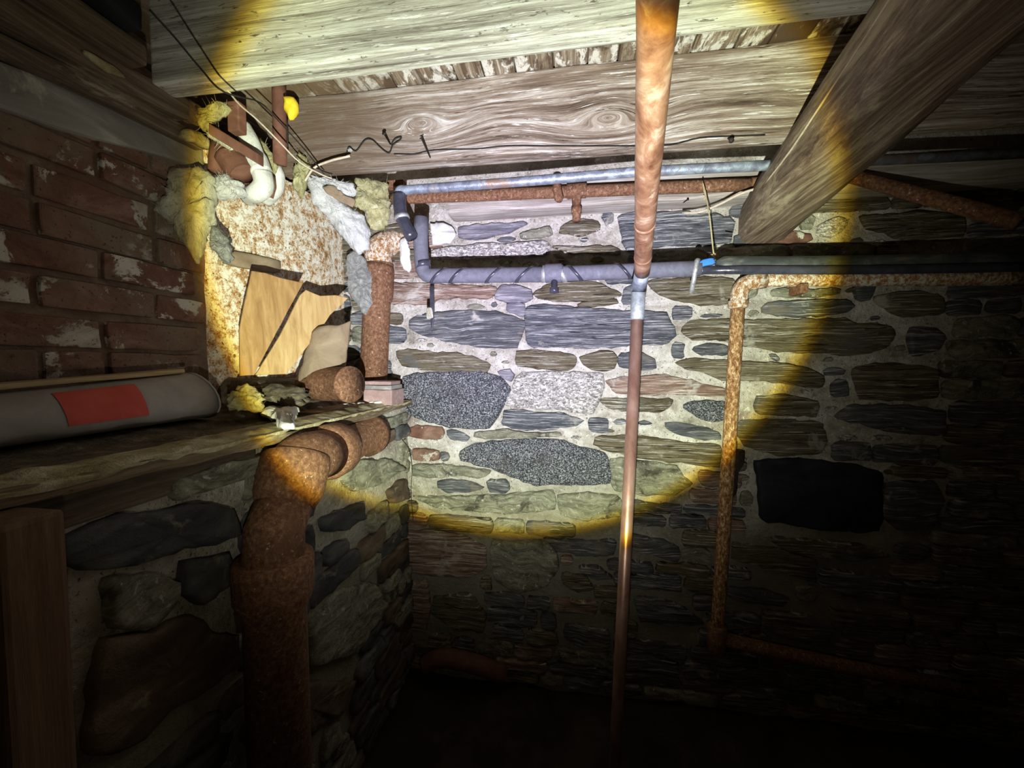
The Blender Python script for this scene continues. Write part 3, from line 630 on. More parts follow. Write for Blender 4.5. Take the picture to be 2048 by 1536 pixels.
tube('rim', [dfr(-.925+a*1.015, yend(b), b*1.015) for a, b in pf], .0020, DUCT, dz, 6)
def strf(p):
    v = Vector(p); return Vector((v.x, v.y, dfr(0, v.y, .056).z+v.z+.012*(1-(v.y)/.8)))
st = box('wood_strip', (-.955, -.1, .001), (-.915, .80, .011), CREAMW, None, (1, 14, 1), .002, 6, .003, strf)
tag(st, 'pale wooden strip resting on top of the grey duct', 'strip')

# ------------------------------------------------------------ cedar shingles, flue and can in the recess
CN = Vector((1, -.16, 0)).normalized(); CP0 = Vector((-.93, 1.05, 0))
def lean(P, off, tilt):
    out = []
    for x, y in P:
        p = onP(x, y, CP0+CN*off, CN)
        out.append(p)
    zt = max(p.z for p in out); zb = min(p.z for p in out)
    return out
SHN = Vector((.86, -.5, .1)).normalized()
def shing(P, D0, mat, label):
    base = onD(P[0][0], P[0][1], D0)
    pts = [onP(x, y, base, SHN) for x, y in P]
    o = relief('cedar_shingle', pts, SHN, [(1, -.004), (1, .0015), (.985, .003), (.6, .003)], mat, None, .02, .0008, .0008, 8, soft=False, smooth=False)
    return tag(o, label, 'shingle')
shing([(480,752),(478,660),(492,590),(503,542),(530,546),(560,556),(606,566),(560,650),(508,750)], 1.035, SHINGLE, 'wide tan cedar shingle leaning upright in the recess, left of its pair')
shing([(510,750),(560,670),(600,590),(611,580),(640,592),(670,590),(696,596),(660,630),(640,660),(572,748)], 1.075, SHINGLE2, 'narrow pale cedar shingle leaning right, beside the wide tan one')
# curved flue shard standing behind the can
fa = onD(588, 760, 1.20); fb = onD(695, 745, 1.26)
def flue(u, v):
    a = math.pi*(1.02-.85*u); cx = .5*(fa+fb); r = .075-.012*v
    xr = (fb-fa).normalized(); yr = Vector((xr.y, -xr.x, 0)).normalized()
    if yr.dot(FWD) > 0: yr = -yr
    p = cx+xr*(math.cos(a)*r)+yr*(math.sin(a)*r*.7)
    top = .150+.010*math.sin(u*5)+.045*u
    return p+Vector((0.03*v, .02*v, -.02+top*v))+nv((u*3, v*3, 0), 2, .004)
fo = sheetgrid('clay_flue_shard', flue, 24, 14, CLAY, None)
md = fo.modifiers.new('thick', 'SOLIDIFY'); md.thickness = .008; md.offset = -1
tag(fo, 'curved tan flue shard with torn edge standing behind the rusty can', 'flue')
# can lying on its side: end disc towards the viewer
ca = thing('rusty_can', onD(668, 790, 1.2), 'rusty cylindrical can lying on its side, round end showing', 'can')
c1 = onD(702, 769, 1.16); c0 = onD(618, 768, 1.24); r = .052
profile_tube('drum', c0, c1, [(0, r*.9), (.02, r), (.5, r), (.93, r), (.95, r*1.05), (1.0, r*1.05), (1.0, r*.95), (.965, r*.93), (.965, r*.5), (.972, r*.48), (.972, r*.01)], RUST, ca, 32, .0004)
# bricks next to the can
bk = [(738,800,812,775,REDST,'dark lower half brick beside the rusty can'),]
B1 = onD(772, 800, 1.42)
bo = box('brick', (B1.x-.056, B1.y-.06, LEDGE-.008), (B1.x+.052, B1.y+.04, LEDGE+.046), PINKB, None, (3, 2, 2), .003, 22, .004); tag(bo, 'pinkish brick lying at the right end of the shelf', 'brick')
bo = box('board_offcut', (B1.x-.060, B1.y-.056, LEDGE+.047), (B1.x+.048, B1.y+.035, LEDGE+.062), GREYP, None, (3, 2, 1), .002, 22, .003); tag(bo, 'grey thin slab lying directly on the pinkish brick', 'slab')
bo = box('board_offcut', (B1.x-.062, B1.y-.05, LEDGE+.063), (B1.x+.044, B1.y+.03, LEDGE+.076), PINKB, None, (3, 2, 1), .002, 22, .003); tag(bo, 'reddish thin slab on top of the grey slab and brick', 'slab')
# shards, chips, lumps
ordn = ['rightmost', 'second', 'third', 'fourth', 'fifth', 'sixth', 'seventh', 'eighth', 'ninth', 'leftmost']
chips = [(705,808,1.30),(722,806,1.32),(690,812,1.28),(742,802,1.36),(765,800,1.38),(755,806,1.36),(776,797,1.40),(520,806,1.08),(640,822,1.2),(480,832,1.0)]
for i, (x_, y_, d_) in enumerate(chips):
    p = onD(x_, y_, d_); p.z = LEDGE+.001; s = .008+.006*rr.random()
    q = [p+Vector((math.cos(a)*s*rr.uniform(.6, 1.4)*1.3, math.sin(a)*s*rr.uniform(.6, 1.2), 0)) for a in [k*math.pi/3 for k in range(6)]]
    o = relief('plaster_chip', q, (0, 0, 1), [(1, -.001), (1, .003), (.7, .006), (.3, .006)], CHIP, None, .006, .001, .001)
    rk = sorted(range(10), key=lambda q_: -chips[q_][0]).index(i)
    tag(o, 'white plaster chip on the shelf, '+(ordn[rk]+' of the ten' if rk in (0, 9) else ordn[rk]+' of ten counted from the right'), 'chip', 'white plaster chips scattered on the shelf')
g = pillow('crumpled_rag', [onZ(x, y, LEDGE+.004) if y > 760 else onD(x, y, 1) for x, y in ((518,822),(548,818),(590,815),(598,826),(590,840),(588,858),(560,858),(552,838),(524,832))], (0.1, -.2, 1), .018, CHIP, None, .008, .005, .008, 45)
tag(g, 'crumpled white rag hanging over the shelf edge below the shingles', 'rag')
def lump(name, x_, y_, d_, r, mat, label, cat, sq=(1, 1, 1), amp=.25, par=None, group=None, zb=None):
    bm = bmesh.new(); bmesh.ops.create_icosphere(bm, subdivisions=4, radius=1); c = onD(x_, y_, d_)
    if zb is not None: c.z = zb
    vs2 = []
    for v in bm.verts:
        n_ = v.co.copy(); k_ = 1+amp*(noise.noise(n_*1.7+c*9)+.6*noise.noise(n_*4+c*5)+.3*noise.noise(n_*9+c))
        vs2.append(c+Vector((n_.x*sq[0], n_.y*sq[1], n_.z*sq[2]))*r*k_)
    bm.verts.index_update(); fs2 = [[v.index for v in f.verts] for f in bm.faces]; bm.free()
    o = mesh(name, vs2, fs2, mat, par)
    if label: tag(o, label, cat, group)
    return o
lump('insulation_tuft', 492, 800, 1.0, .035, YELF, 'small dirty yellow wool tuft between grey duct and dark debris', 'insulation', (1, 1, .9), .5)
lump('debris_heap', 560, 790, 1.12, .05, RUBBLE, 'low dark heap of debris behind the rag on the shelf', 'debris', (1.7, 1.2, .6), .5)

# ------------------------------------------------------------ soil pipes
sp = thing('soil_pipe', (-.77, 1.43, LEDGE), 'thick rusty iron pipe standing in the recess with a bent top', 'pipe')
D = 1.53; r = .052
pt = onD(757, 532, D); pb_ = onD(747, 762, D)
profile_tube('pipe', pb_, pt, [(0, r), (.68, r), (.72, r*1.12), (.75, r*1.17), (.96, r*1.17), (1, r*1.1), (1, r*.9)], RUST, sp, 32, .0005)
e0 = onD(758, 532, D); e1 = onD(757, 512, D); e2 = onD(768, 492, D+.02); e3 = onD(806, 486, D+.08)
tube('elbow', smooth_path([e0, e1, e2, e3], 7), [r*1.0]*22, RUSTP, sp, 28, True, .0015)
tube('bead', [e0+Vector((0, 0, -.004)), e0+Vector((0, 0, .004)), e0+Vector((0, 0, .008))], [r*1.04, r*1.08, r*1.02], RUST, sp, 28)

dp = thing('drain_pipe', (-.608, .714, 0), 'thick rusty drain pipe elbowing out below the shelf and dropping to the floor', 'pipe')
r = .057
A = Vector((-.600, 1.42, LEDGE-.115)); B = Vector((-.600, 1.05, LEDGE-.115))
hA = onD(742, 868, 1.32); hB = onD(655, 905, .99); hC = onD(590, 925, .88); hD = onD(578, 985, .84); hE = onD(550, 1060, .79); hF = onD(548, 1125, .78)
ln = (hB-hA).normalized()
profile_tube('horizontal_pipe', hA, hB, [(0, r*.93), (.02, r*1.2), (.14, r*1.2), (.2, r*.95), (.75, r*.93), (1, r*.93)], RUST, dp, 32, .0004)
profile_tube('hub', hB-ln*.07, hB+ln*.015, [(0, r*.95), (.1, r*1.15), (.25, r*1.24), (.8, r*1.24), (.95, r*1.15), (1, r*.95)], RUST, dp, 32, .0004)
eb = (hE-hF).normalized()
c1_ = onD(602, 916, .885)
ep = fillet([hB+ln*.01, c1_+ln*.03, hD], .11, 10)
tube('elbow', ep, r*1.04, RUST, dp, 32, True, .0004)
hub2a = ep[-1]; ax2 = (hF-hD).normalized()
profile_tube('hub', hub2a-ax2*.085, hub2a+ax2*.03, [(0, r*1.0), (.05, r*1.22), (.2, r*1.27), (.75, r*1.2), (.9, r*1.08), (1, r*.98)], RUST, dp, 32, .0004)
tube('neck', [hub2a, hE, hF], r*.97, RUST, dp, 32, True, .0004)
vd = Vector((hF.x, hF.y, 0)); top = Vector((hF.x, hF.y, hF.z+.03))
zt = onD(548, 1112, .78).z; zb = onD(546, 1215, .78).z
prof = [(0, 0.0, r*.98)]
pz = lambda z_: (z_)/(zt)
profile_tube('vertical_pipe', Vector((hF.x, hF.y, 0)), Vector((hF.x, hF.y, zt)), [(0, r), (pz(zb-.01), r), (pz(zb+.005), r*1.12), (pz(zb+.03), r*1.26), (pz(zt-.012), r*1.28), (.997, r*1.24), (1.0, r*1.18), (1.0, r*.98), (pz(zt-.02), r*.96), (pz(zt-.02), r*.6)], RUST, dp, 36, .0004)

# ------------------------------------------------------------ copper riser
cr_ = thing('copper_pipe', (.31, 1.0, 0), 'reddish copper pipe rising in front of the stone wall and bending overhead', 'pipe')
q0 = onD(1226, 1430, 1.02); q0.z = 0
cb = onD(1274, 640, 1.0); ct = onD(1277, 580, 1.0)
bt = Vector((cb.x-.0, cb.y, 0.0)); low = onD(1237, 1380, 1.0)
ext = low+(low-cb).normalized()*.25
rl = .0150
tube('lower_pipe', [ext, low, cb], rl, COPPER, cr_, 24)
s_ = tube('solder_joint', [cb, cb.lerp(ct, .1), cb.lerp(ct, .95), ct], [rl, rl*1.18, rl*1.2, rl*1.0], SOLDER, cr_, 24); s_['label'] = 'pale verdigris solder joint'
cu = onD(1284, 545, .96); tp = onD(1316, 0, .345); far = tp+(tp-cu)*.75
rb = .0185
# short reducing coupling then the long overhead length
tube('coupling', [ct+Vector((0, 0, -.004)), ct, ct.lerp(cu, .5), cu], [rl*1.25, rl*1.3, rb*.98, rb*1.0], COPPERB, cr_, 24)
N = 26
tube('upper_pipe', [cu.lerp(far, i/N) for i in range(N+1)], [rb*(1+.012*math.sin(i*2.1)) for i in range(N+1)], COPPERO, cr_, 28, True, .0008, 60)
for t in (.14, .36):
    p = cu.lerp(far, t*.6); d = (far-cu).normalized()
    tube('solder_ring', [p-d*.008, p-d*.002, p+d*.004], [rb*1.0, rb*1.07, rb*1.0], COPPERO, cr_, 24)

# ------------------------------------------------------------ rusty riser on the right, loop of old iron pipe
ri = thing('iron_riser', (.75, 1.42, 0), 'orange-flecked rusty iron pipe turning a corner on the stone wall', 'pipe')
YR = 1.435
v0 = onY(1434, 1275, YR); v1 = onY(1476, 610, YR); v2 = onY(1483, 567, YR); v3 = onY(1530, 560, YR); v4 = onY(1700, 560, YR); v5 = onY(2040, 556, YR)
rv = .0235
tube('vertical_pipe', [v0.lerp(v1, i/14) for i in range(15)], rv*.93, RUSTV, ri, 20, True, .0008, 60)
tube('elbow', fillet([v1-Vector((0, 0, .004)), v1+Vector((0, 0, .006)), v2, v3], .05, 8), rv*1.16, RUSTP, ri, 24, True, .0012, 50)
tube('collar', [v1+Vector((0, 0, -.012)), v1+Vector((0, 0, -.008)), v1+Vector((0, 0, .014)), v1+Vector((0, 0, .016))], [rv, rv*1.3, rv*1.3, rv], RUSTP, ri, 24)
tube('horizontal_pipe', [v3.lerp(v5, i/14) for i in range(15)], rv*.97, RUSTP, ri, 20, True, .0008, 50)
p = onY(1605, 575, 1.41); box('hook', (p.x-.012, p.y-.012, p.z-.02), (p.x+.012, p.y+.06, p.z+.012), RUST, ri, bevel=.004)
p = onY(1500, 585, 1.45); tube('cap', [p+Vector((0, .03, 0)), p+Vector((0, -.012, 0)), p+Vector((0, -.016, 0))], [.02, .02, .015], PALE, ri, 18)
# foot tee and lower run
tube('tee', [v0+Vector((0, 0, .05)), v0+Vector((0, 0, .045)), v0+Vector((0, 0, -.05)), v0+Vector((0, 0, -.055))], [rv, rv*1.35, rv*1.35, rv], RUST, ri, 20)
tube('lower_run', [v0, onY(1560, 1305, YR), onY(1700, 1335, YR), onY(2000, 1395, YR)], rv, RUST, ri, 20, True, .0008, 40)
hs = onY(1470, 940, 1.455)
hk = thing('strap_hook', hs, 'dark iron strap bracket on the wall beside the rusty riser', 'bracket')
relief('strap', [onY(x, y, 1.462) for x, y in ((1472,902),(1490,902),(1488,925),(1476,945),(1474,985),(1462,1000),(1458,985),(1466,940))], (0, -1, 0), [(1, -.03), (1, .002), (.9, .005), (.5, .005)], NAIL, hk, .01, .001, .001)

# ------------------------------------------------------------ foam-insulated pipe
YI = 1.22
ins = thing('insulated_pipe', onY(1100, 560, YI), 'grey foam-insulated pipe running level in front of the stone wall', 'pipe')
rf = .0235
i0 = onY(843, 436, YI); i1 = onY(846, 552, YI); i2 = onY(1090, 549, YI); i3 = onY(1400, 537, YI)
tube('foam_sleeve', fillet([i0, onY(841, 490, YI), i1, i2], .034, 8), rf, FOAM, ins, 24, True, .0006, 60)
tube('foam_sleeve', [i2.lerp(i3, t/8) for t in range(9)], rf*.97, FOAM, ins, 24, True, .0006, 60)
def band(pa, pb2, w, mat=TAPE, k=1.05, tilt=.5, nm='tape_band', rr_=rf):
    """a flat band wound round a straight run, leaning by tilt"""
    d = (pb2-pa).normalized(); c = pa; up = Vector((0, 0, 1)); sd = d.cross(up).normalized(); up = sd.cross(d)
    vs3 = []; fs3 = []; n_ = 24
    for k_ in range(n_):
        a = 2*math.pi*k_/n_; o = (sd*math.cos(a)+up*math.sin(a))*rr_*k
        sh_ = d*(math.sin(a)*rr_*tilt)
        vs3 += [c+o+sh_-d*w/2, c+o+sh_+d*w/2]
    for k_ in range(n_): a = 2*k_; b = 2*((k_+1) % n_); fs3.append([a, b, b+1, a+1])
    o = mesh(nm, vs3, fs3, mat, ins)
    md = o.modifiers.new('t', 'SOLIDIFY'); md.thickness = .0012
    return o
for t in (.14, .30, .60, .84): band(i1.lerp(i2, t), i2, .012, tilt=1.1)
for t in (.1, .42, ): band(i2.lerp(i3, t+.1), i3, .012, tilt=-.9)
band(onY(846, 530, YI), i0, .02, tilt=.2)
# tee with a drain cap
tp_ = onY(1109, 546, YI)
band(onY(1090, 548, YI), i3, .018, STEEL, 1.10, .1, 'clamp'); band(onY(1122, 547, YI), i3, .016, STEEL, 1.12, -.5, 'clamp')
tube('tee_sleeve', [onY(1088, 547, YI), onY(1092, 547, YI), onY(1122, 546, YI), onY(1126, 546, YI)], [rf, rf*1.22, rf*1.22, rf], FOAM, ins, 24)
tube('drain_cap', [tp_+Vector((0, -.008, -.01)), tp_+Vector((0, -.008, -.045)), tp_+Vector((0, -.008, -.047)), tp_+Vector((0, -.008, -.062))], [.010, .010, .0145, .0145], TAPE, ins, 18)
# hanger at its right-hand end
hg = onY(1388, 540, YI)
tube('hanger', fillet([hg+Vector((.012, .0, .026)), hg+Vector((0, -rf*1.05, .022)), hg+Vector((-.004, -rf*1.1, -.01)), hg+Vector((-.008, -.008, -.068))], .012, 4), [.007]*12, STEEL, ins, 10)
# black continuation, wrapped, drooping to the right
bkp = thing('black_pipe', onY(1700, 540, YI), 'dusty black pipe continuing right of the blue tape beneath the girder', 'pipe')
tube('pipe', smooth_path([onY(1398, 541, YI), onY(1430, 540, YI), onY(1480, 540, YI-.014), onY(1560, 540, YI-.014), onY(1700, 540, YI-.014), onY(1860, 538, YI-.014), onY(2045, 534, YI-.014)], 5), .0120, TAPE, bkp, 20)
tube('wrap', smooth_path([onY(1432, 529, YI+.015), onY(1520, 529, YI+.015), onY(1700, 529, YI+.015), onY(2045, 521, YI+.015)], 6), [.012]+[.024]*17+[.024], WETP, bkp, 24, True, .002, 22)
q = [onY(x, y, YI-.018) for x, y in ((1391,533),(1404,519),(1428,515),(1432,527),(1410,531),(1395,536))]
o = relief('blue_tape', q, (0, -1, .4), [(1, -.006), (1, .001), (.8, .002), (.4, .002)], BLUE, bkp, .01, .0006, .0005); o['label'] = 'bright blue tape patch'
# string tie that carries it
sg = thing('string', onY(1420, 450, 1.28), 'yellowish string tied around the black pipe and hung from above', 'string')
tube('cord', smooth_path([onY(1405, 362, 1.33), onY(1409, 385, 1.33), onY(1413, 398, 1.32), onY(1420, 440, 1.29), onY(1427, 505, 1.275), onY(1433, 528, 1.275), onY(1436, 545, 1.275)], 5), .0020, STRING, sg, 8)
p = onY(1428, 507, 1.272); lump('knot', 1428, 508, 1.33, .007, STRING, None, None, (1.3, 1, 1), .3, sg)
tube('cord', smooth_path([onY(1405, 364, 1.325), onY(1412, 392, 1.31), onY(1407, 400, 1.31)], 5), .002, STRING, sg, 6)

# black elbow jacket of the small copper line
JY = 1.165
cc = thing('copper_line', onY(1100, 370, JY), 'thin blue-grey copper line slung under the weathered joist', 'pipe')
c0 = onY(812, 380, JY); c1 = onY(1060, 362, JY); c2 = onY(1280, 343, JY); c3 = onY(1530, 331, JY+.03)
tube('pipe', [onY(797, 392, JY), *fillet([onY(797, 386, JY), onY(800, 379, JY), c0], .012, 4), *[c0.lerp(c1, t/4) for t in range(1, 4)], c1, c2, c3, c3+(c3-c2)*2.2], .0135, COPPERB, cc, 20)
tube('jacket', smooth_path([onY(799, 388, JY), onY(800, 420, JY), onY(806, 440, JY), onY(824, 476, JY)], 6), [.020]*8+[.022]*4+[.019]*7, TAPE, cc, 22, True, .0008, 60)
tube('jacket_band', [onY(803, 432, JY), onY(805, 439, JY)], .0232, STEEL, cc, 22)
# rusty line with tee
il = thing('iron_line', onY(1100, 385, 1.39), 'rusty iron line with a short tee behind the thin copper one', 'pipe')
YL = 1.39
f0 = onY(690, 372, YL); f0 = onY(780, 398, YL); f1 = onY(1150, 384, YL); f2 = onY(1500, 369, YL)
tube('pipe', [f0.lerp(f2, t/14) for t in range(15)], .0195, RUST, il, 20, True, .0008, 60)
tube('pipe', [f2, onY(1700, 352, YL), onY(1820, 385, YL-.1), onY(2040, 445, YL-.25)], .0195, RUST, il, 20)
t0 = onY(1153, 382, YL)
tube('tee', [t0+Vector((-.034, 0, 0)), t0+Vector((-.032, 0, 0)), t0+Vector((.032, 0, 0)), t0+Vector((.034, 0, 0))], [.019, .0245, .0245, .019], RUST, il, 20, True, .001, 50)
dn = onY(1153, 442, YL-.01)
tube('nipple', [t0, t0.lerp(dn, .2), t0.lerp(dn, .55), t0.lerp(dn, .58), t0.lerp(dn, .72), t0.lerp(dn, .74), dn], [.023, .017, .0145, .0185, .0185, .0145, .0145], RUST, il, 18, True, .0008, 60)
hb = onY(1118, 398, 1.33)
o = tube('hanger_stub', [onY(1113, 362, 1.33), onY(1114, 378, 1.33), hb, hb+Vector((0, 0, -.008))], [.013, .014, .015, .010], RUST, None, 16, True, .001, 50)
tag(o, 'rusted stub hanging just left of the tee on the iron line', 'bracket')
# stub of iron beam end above yellow wool
rough_box_thing('iron_plate', tuple(onY(752, 376, 1.33)-Vector((0, 0, .0))), tuple(onY(806, 362, 1.33)+Vector((0, .03, .006))), RUST, 'small rusty plate wedged under the weathered joist at its left end', 'plate', (3, 1, 1), .001, .002)

# nails and wires on the second joist
def nail(x0, y0, x1, y1, label, grp=None, Y=1.055, L=.045, r=.0028):
    b = onY(x1, y1, Y+.004); h_ = onY(x0, y0, Y-.035)
    o = tube('nail', [b, b.lerp(h_, .97), b.lerp(h_, .975), h_], [r*.8, r, r*2.2, r*2.2], NAIL, None, 8)
    return tag(o, label, 'nail', grp)
nail(768, 266, 782, 290, 'stout black nail holding the curled wire on the weathered joist')
nail(843, 275, 862, 318, 'long black nail slanting from the weathered joist, right of the curled wire')
nail(1463, 281, 1456, 276, 'short square nail near the right end of the weathered joist', None, 1.055, .02)
WJ = 1.050
wi = tube('curled_wire', smooth_path([onY(x, y, WJ-.006) for x, y in ((608,365),(630,335),(664,322),(690,312),(698,294),(712,302),(730,280),(745,280),(762,296),(778,306),(786,290),(800,280),(802,274),(790,278),(782,290))], 5), .0016, WIRE, None, 6)
tag(wi, 'thin black wire curling along the left half of the weathered joist', 'wire')
wi = tube('long_wire', smooth_path([onY(x, y, WJ) for x, y in ((788,308),(830,308),(868,300),(950,298),(1010,292),(1080,292),(1150,292),(1260,292),(1340,290),(1400,276),(1480,272),(1530,270))], 4), .0014, WIRE, None, 6)
tag(wi, 'long faint wire stapled level across the weathered joist', 'wire')
for k_, (x_, y_) in enumerate(((700,300),)):
    lump('wire_clip', x_, y_, 1.10, .007, STEEL, 'small pale clip where the curled wire meets the joist', 'clip', (1.2, .7, .7), .4)
wi = tube('cream_string', smooth_path([onD(x, y, d) for x, y, d in ((455,180,.80),(480,210,.86),(515,240,.92),(560,285,.98),(600,325,1.03),(645,350,1.07),(664,357,1.08))], 4), .0020, CREAMC, None, 6)
tag(wi, 'cream cord stretched from the broad joist down to the white wool', 'cord')
wi = tube('dark_wire', smooth_path([onD(x, y, d) for x, y, d in ((300,20,.56),(350,75,.60),(400,135,.64),(450,185,.70),(520,205,.98),(560,245,1.03),(610,300,1.06),(648,348,1.07))], 4), .0017, WIRE, None, 6)
tag(wi, 'black wire crossing the broad joist from the upper left corner', 'wire')
wi = tube('dark_wire', smooth_path([onD(x, y, d) for x, y, d in ((574,240,1.02),(575,270,1.03),(576,300,1.04))], 4), .0015, WIRE, None, 6)
tag(wi, 'short black wire hanging straight below the yellow blob', 'wire')
wi = tube('cream_cable', smooth_path([onY(x, y, y2) for x, y, y2 in ((1365,426,1.41),(1400,424,1.38),(1440,408,1.36),(1480,388,1.34),(1520,376,1.32),(1560,372,1.32))], 5), .004, CREAMC, None, 8)
tag(wi, 'flat cream cable curving from the sill timber to the girder', 'cable')
wi = tube('bent_cable', smooth_path([onD(x, y, d) for x, y, d in ((610,362,1.08),(628,336,1.08),(660,322,1.07),(700,312,1.06))], 5), .003, CREAMC, None, 8)
tag(wi, 'brownish cable arching over the white wool at the joist end', 'cable')

# hanging black zip strip below insulated pipe
zs = thing('hanging_strip', onY(862, 600, 1.27), 'black strip with a cream tag dangling below the insulated pipe', 'strip')
relief('strip', [onY(x, y, 1.27) for x, y in ((859,570),(867,570),(868,640),(864,667),(861,640))], (0, -1, 0), [(1, -.002), (1, .001), (.8, .0015), (.4, .0015)], TAPE, zs, .01, .0004, .0003)
o = relief('tag', [onY(x, y, 1.267) for x, y in ((853,614),(864,615),(867,636),(853,639))], (0, -1, 0), [(1, -.001), (1, .0008), (.8, .001), (.4, .001)], PALEF, zs, .01, .0004, .0003); o['label'] = 'cream paper tag'
wi = tube('looped_wire', smooth_path([onY(x, y, 1.44) for x, y in ((812,812),(822,830),(812,850),(800,870),(818,900),(824,940),(822,985),(826,1040))], 5), .0011, WIRE, None, 6)
tag(wi, 'hair-thin dark wire dangling in the stone corner below the shelf end', 'wire')

# ------------------------------------------------------------ upper-left cluster: wrapped pipes and wool
def Dp(P, d): return [onD(x, y, d) for x, y in P]
UN = Vector((.45, -.9, 0)).normalized()
def wool(name, pts, n, th, mat, label, bumpy):
    """ragged wad: lumpy body plus a fuzz of loose fibres"""
    c = sum(pts, Vector())/len(pts)
    lo_ = Vector((c.x, c.y, min(p.z for p in pts)))
    t = thing(name, lo_, label, 'insulation')
    pr = [(1, 0), (1.0, .2*th), (.95, .42*th), (.87, .62*th), (.77, .76*th), (.66, .86*th), (.54, .93*th), (.42, .97*th), (.3, th), (.15, th)]
    bd = relief('body', pts, n, pr, mat, t, .006, .009, bumpy*.9, 26, [(.9, -.3*th), (.5, -.45*th)])
    me = bd.data; off = bd.location+lo_
    for v in me.vertices: v.co += nv(v.co+off, 70, .0035)+nv(v.co+off, 150, .0016)
    me.update()
    vs4 = []; fs4 = []; R_ = random.Random(len(label)*7+len(pts))
    P0 = [v.co+off for v in me.vertices]
    for k in range(90):
        p = R_.choice(P0).copy(); d = (n*R_.uniform(-.2, 1)+(p-c).normalized()*.8+Vector((R_.gauss(0, .6), R_.gauss(0, .6), R_.gauss(-.3, .6)))).normalized()
        bend = Vector((R_.gauss(0, 1), R_.gauss(0, 1), R_.gauss(0, 1))); L_ = R_.uniform(.008, .026); w_ = R_.uniform(.0004, .0009)
        sd = d.cross(bend).normalized(); st_ = len(vs4)
        for q_ in range(5):
            f_ = q_/4; o_ = p+d*L_*f_+bend*L_*.22*f_*f_-d*.004; ww_ = w_*(1-.7*f_)
            vs4 += [o_+sd*ww_, o_-sd*ww_*.5+d.cross(sd)*ww_, o_-sd*ww_*.5-d.cross(sd)*ww_]
        for q_ in range(4):
            for e_ in range(3): a_ = st_+q_*3+e_; b_ = st_+q_*3+(e_+1) % 3; fs4.append([a_, b_, b_+3, a_+3])
    f = mesh('fibres', vs4, fs4, mat, t); f['kind'] = 'stuff'
    return t
def bat(name, P, d, th, mat, label, cat='insulation', bumpy=.010, bs=24, n=None, jit=.007):
    n = n or UN; base = onD(P[0][0], P[0][1], d)
    if cat == 'insulation': return wool(name, [onP(x, y, base, n) for x, y in P], n, th, mat, label, bumpy)
    return tag(pillow(name, [onP(x, y, base, n) for x, y in P], n, th, mat, None, .010, jit, bumpy, bs), label, cat)
bat('insulation_wad', [(345,345),(400,335),(425,350),(432,400),(428,450),(415,490),(402,530),(380,500),(350,450),(318,430),(322,405),(345,385)], .97, .05, PALEF, 'big cream wool clump bulging at the corner of the brick wall', bumpy=.018)
bat('insulation_wad', [(428,360),(460,350),(490,370),(497,395),(470,400),(435,402)], 1.02, .03, WHITEF, 'small white wool pad above the rust-mottled sheet')
bat('insulation_wad', [(425,455),(445,462),(465,500),(458,530),(440,520),(428,495)], .99, .02, GREYF, 'grey ragged wool tail hanging right of the cream clump')
bat('insulation_batt', [(612,352),(640,362),(680,400),(725,430),(742,460),(736,495),(715,510),(680,470),(640,420),(615,380)], 1.18, .035, WHITEF, 'white wool batt slanting down across the mottled sheet', bumpy=.016)
bat('insulation_batt', [(622,352),(660,360),(712,368),(718,385),(700,400),(670,380)], 1.15, .02, WHITEF, 'narrow white wool roll tucked under the weathered joist')
bat('insulation_batt', [(700,362),(755,362),(778,372),(778,445),(762,458),(738,462),(728,440),(700,410),(712,390)], 1.30, .035, YELF, 'yellow wool batt beside the black pipe jacket', bumpy=.014)
bat('kraft_facing', [(640,372),(665,368),(700,398),(712,402),(705,418),(680,402)], 1.14, .006, CLAY, 'torn brown paper facing between the white wool pieces', 'paper', .003)
bat('cobweb_wad', [(690,530),(706,500),(730,520),(748,560),(748,620),(730,630),(706,600),(694,570)], 1.455, .02, GREYF, 'grey cobweb-like wool between the narrow shingle and the standing pipe', 'insulation', bumpy=.005)
bat('plaster_lump', [(858,445),(880,445),(905,455),(915,470),(900,488),(865,492)], 1.50, .02, CHIP, 'white plaster lump on the wall right of the insulated drop', 'plaster', .01, n=Vector((0, -1, 0)))
bat('insulation_tatter', [(800,478),(812,470),(822,500),(820,545),(808,540),(800,510)], 1.52, .012, CHIP, 'ragged white plaster between standing pipe and insulated drop', 'plaster', .006, n=Vector((0, -1, 0)))
bat('insulation_wad', [(395,222),(452,212),(462,222),(455,240),(420,240),(408,262),(398,250)], .93, .02, YELF, 'yellow wool shred squeezed under the left end of the broad joist')
bat('insulation_wad', [(420,248),(440,262),(470,290),(462,300),(440,290),(418,270)], .98, .015, PALEF, 'pale wool shred behind the slanting brown bar')
bat('insulation_wad', [(598,310),(615,322),(622,345),(606,400),(592,380),(586,345)], 1.10, .025, YELF, 'yellow wool strand hanging at the left end of the weathered joist')
bat('insulation_wad', [(500,262),(520,278),(545,310),(560,340),(552,352),(525,320),(505,290)], 1.08, .014, YELF, 'thin yellow wool ribbon behind the plaster-wrapped pipe')
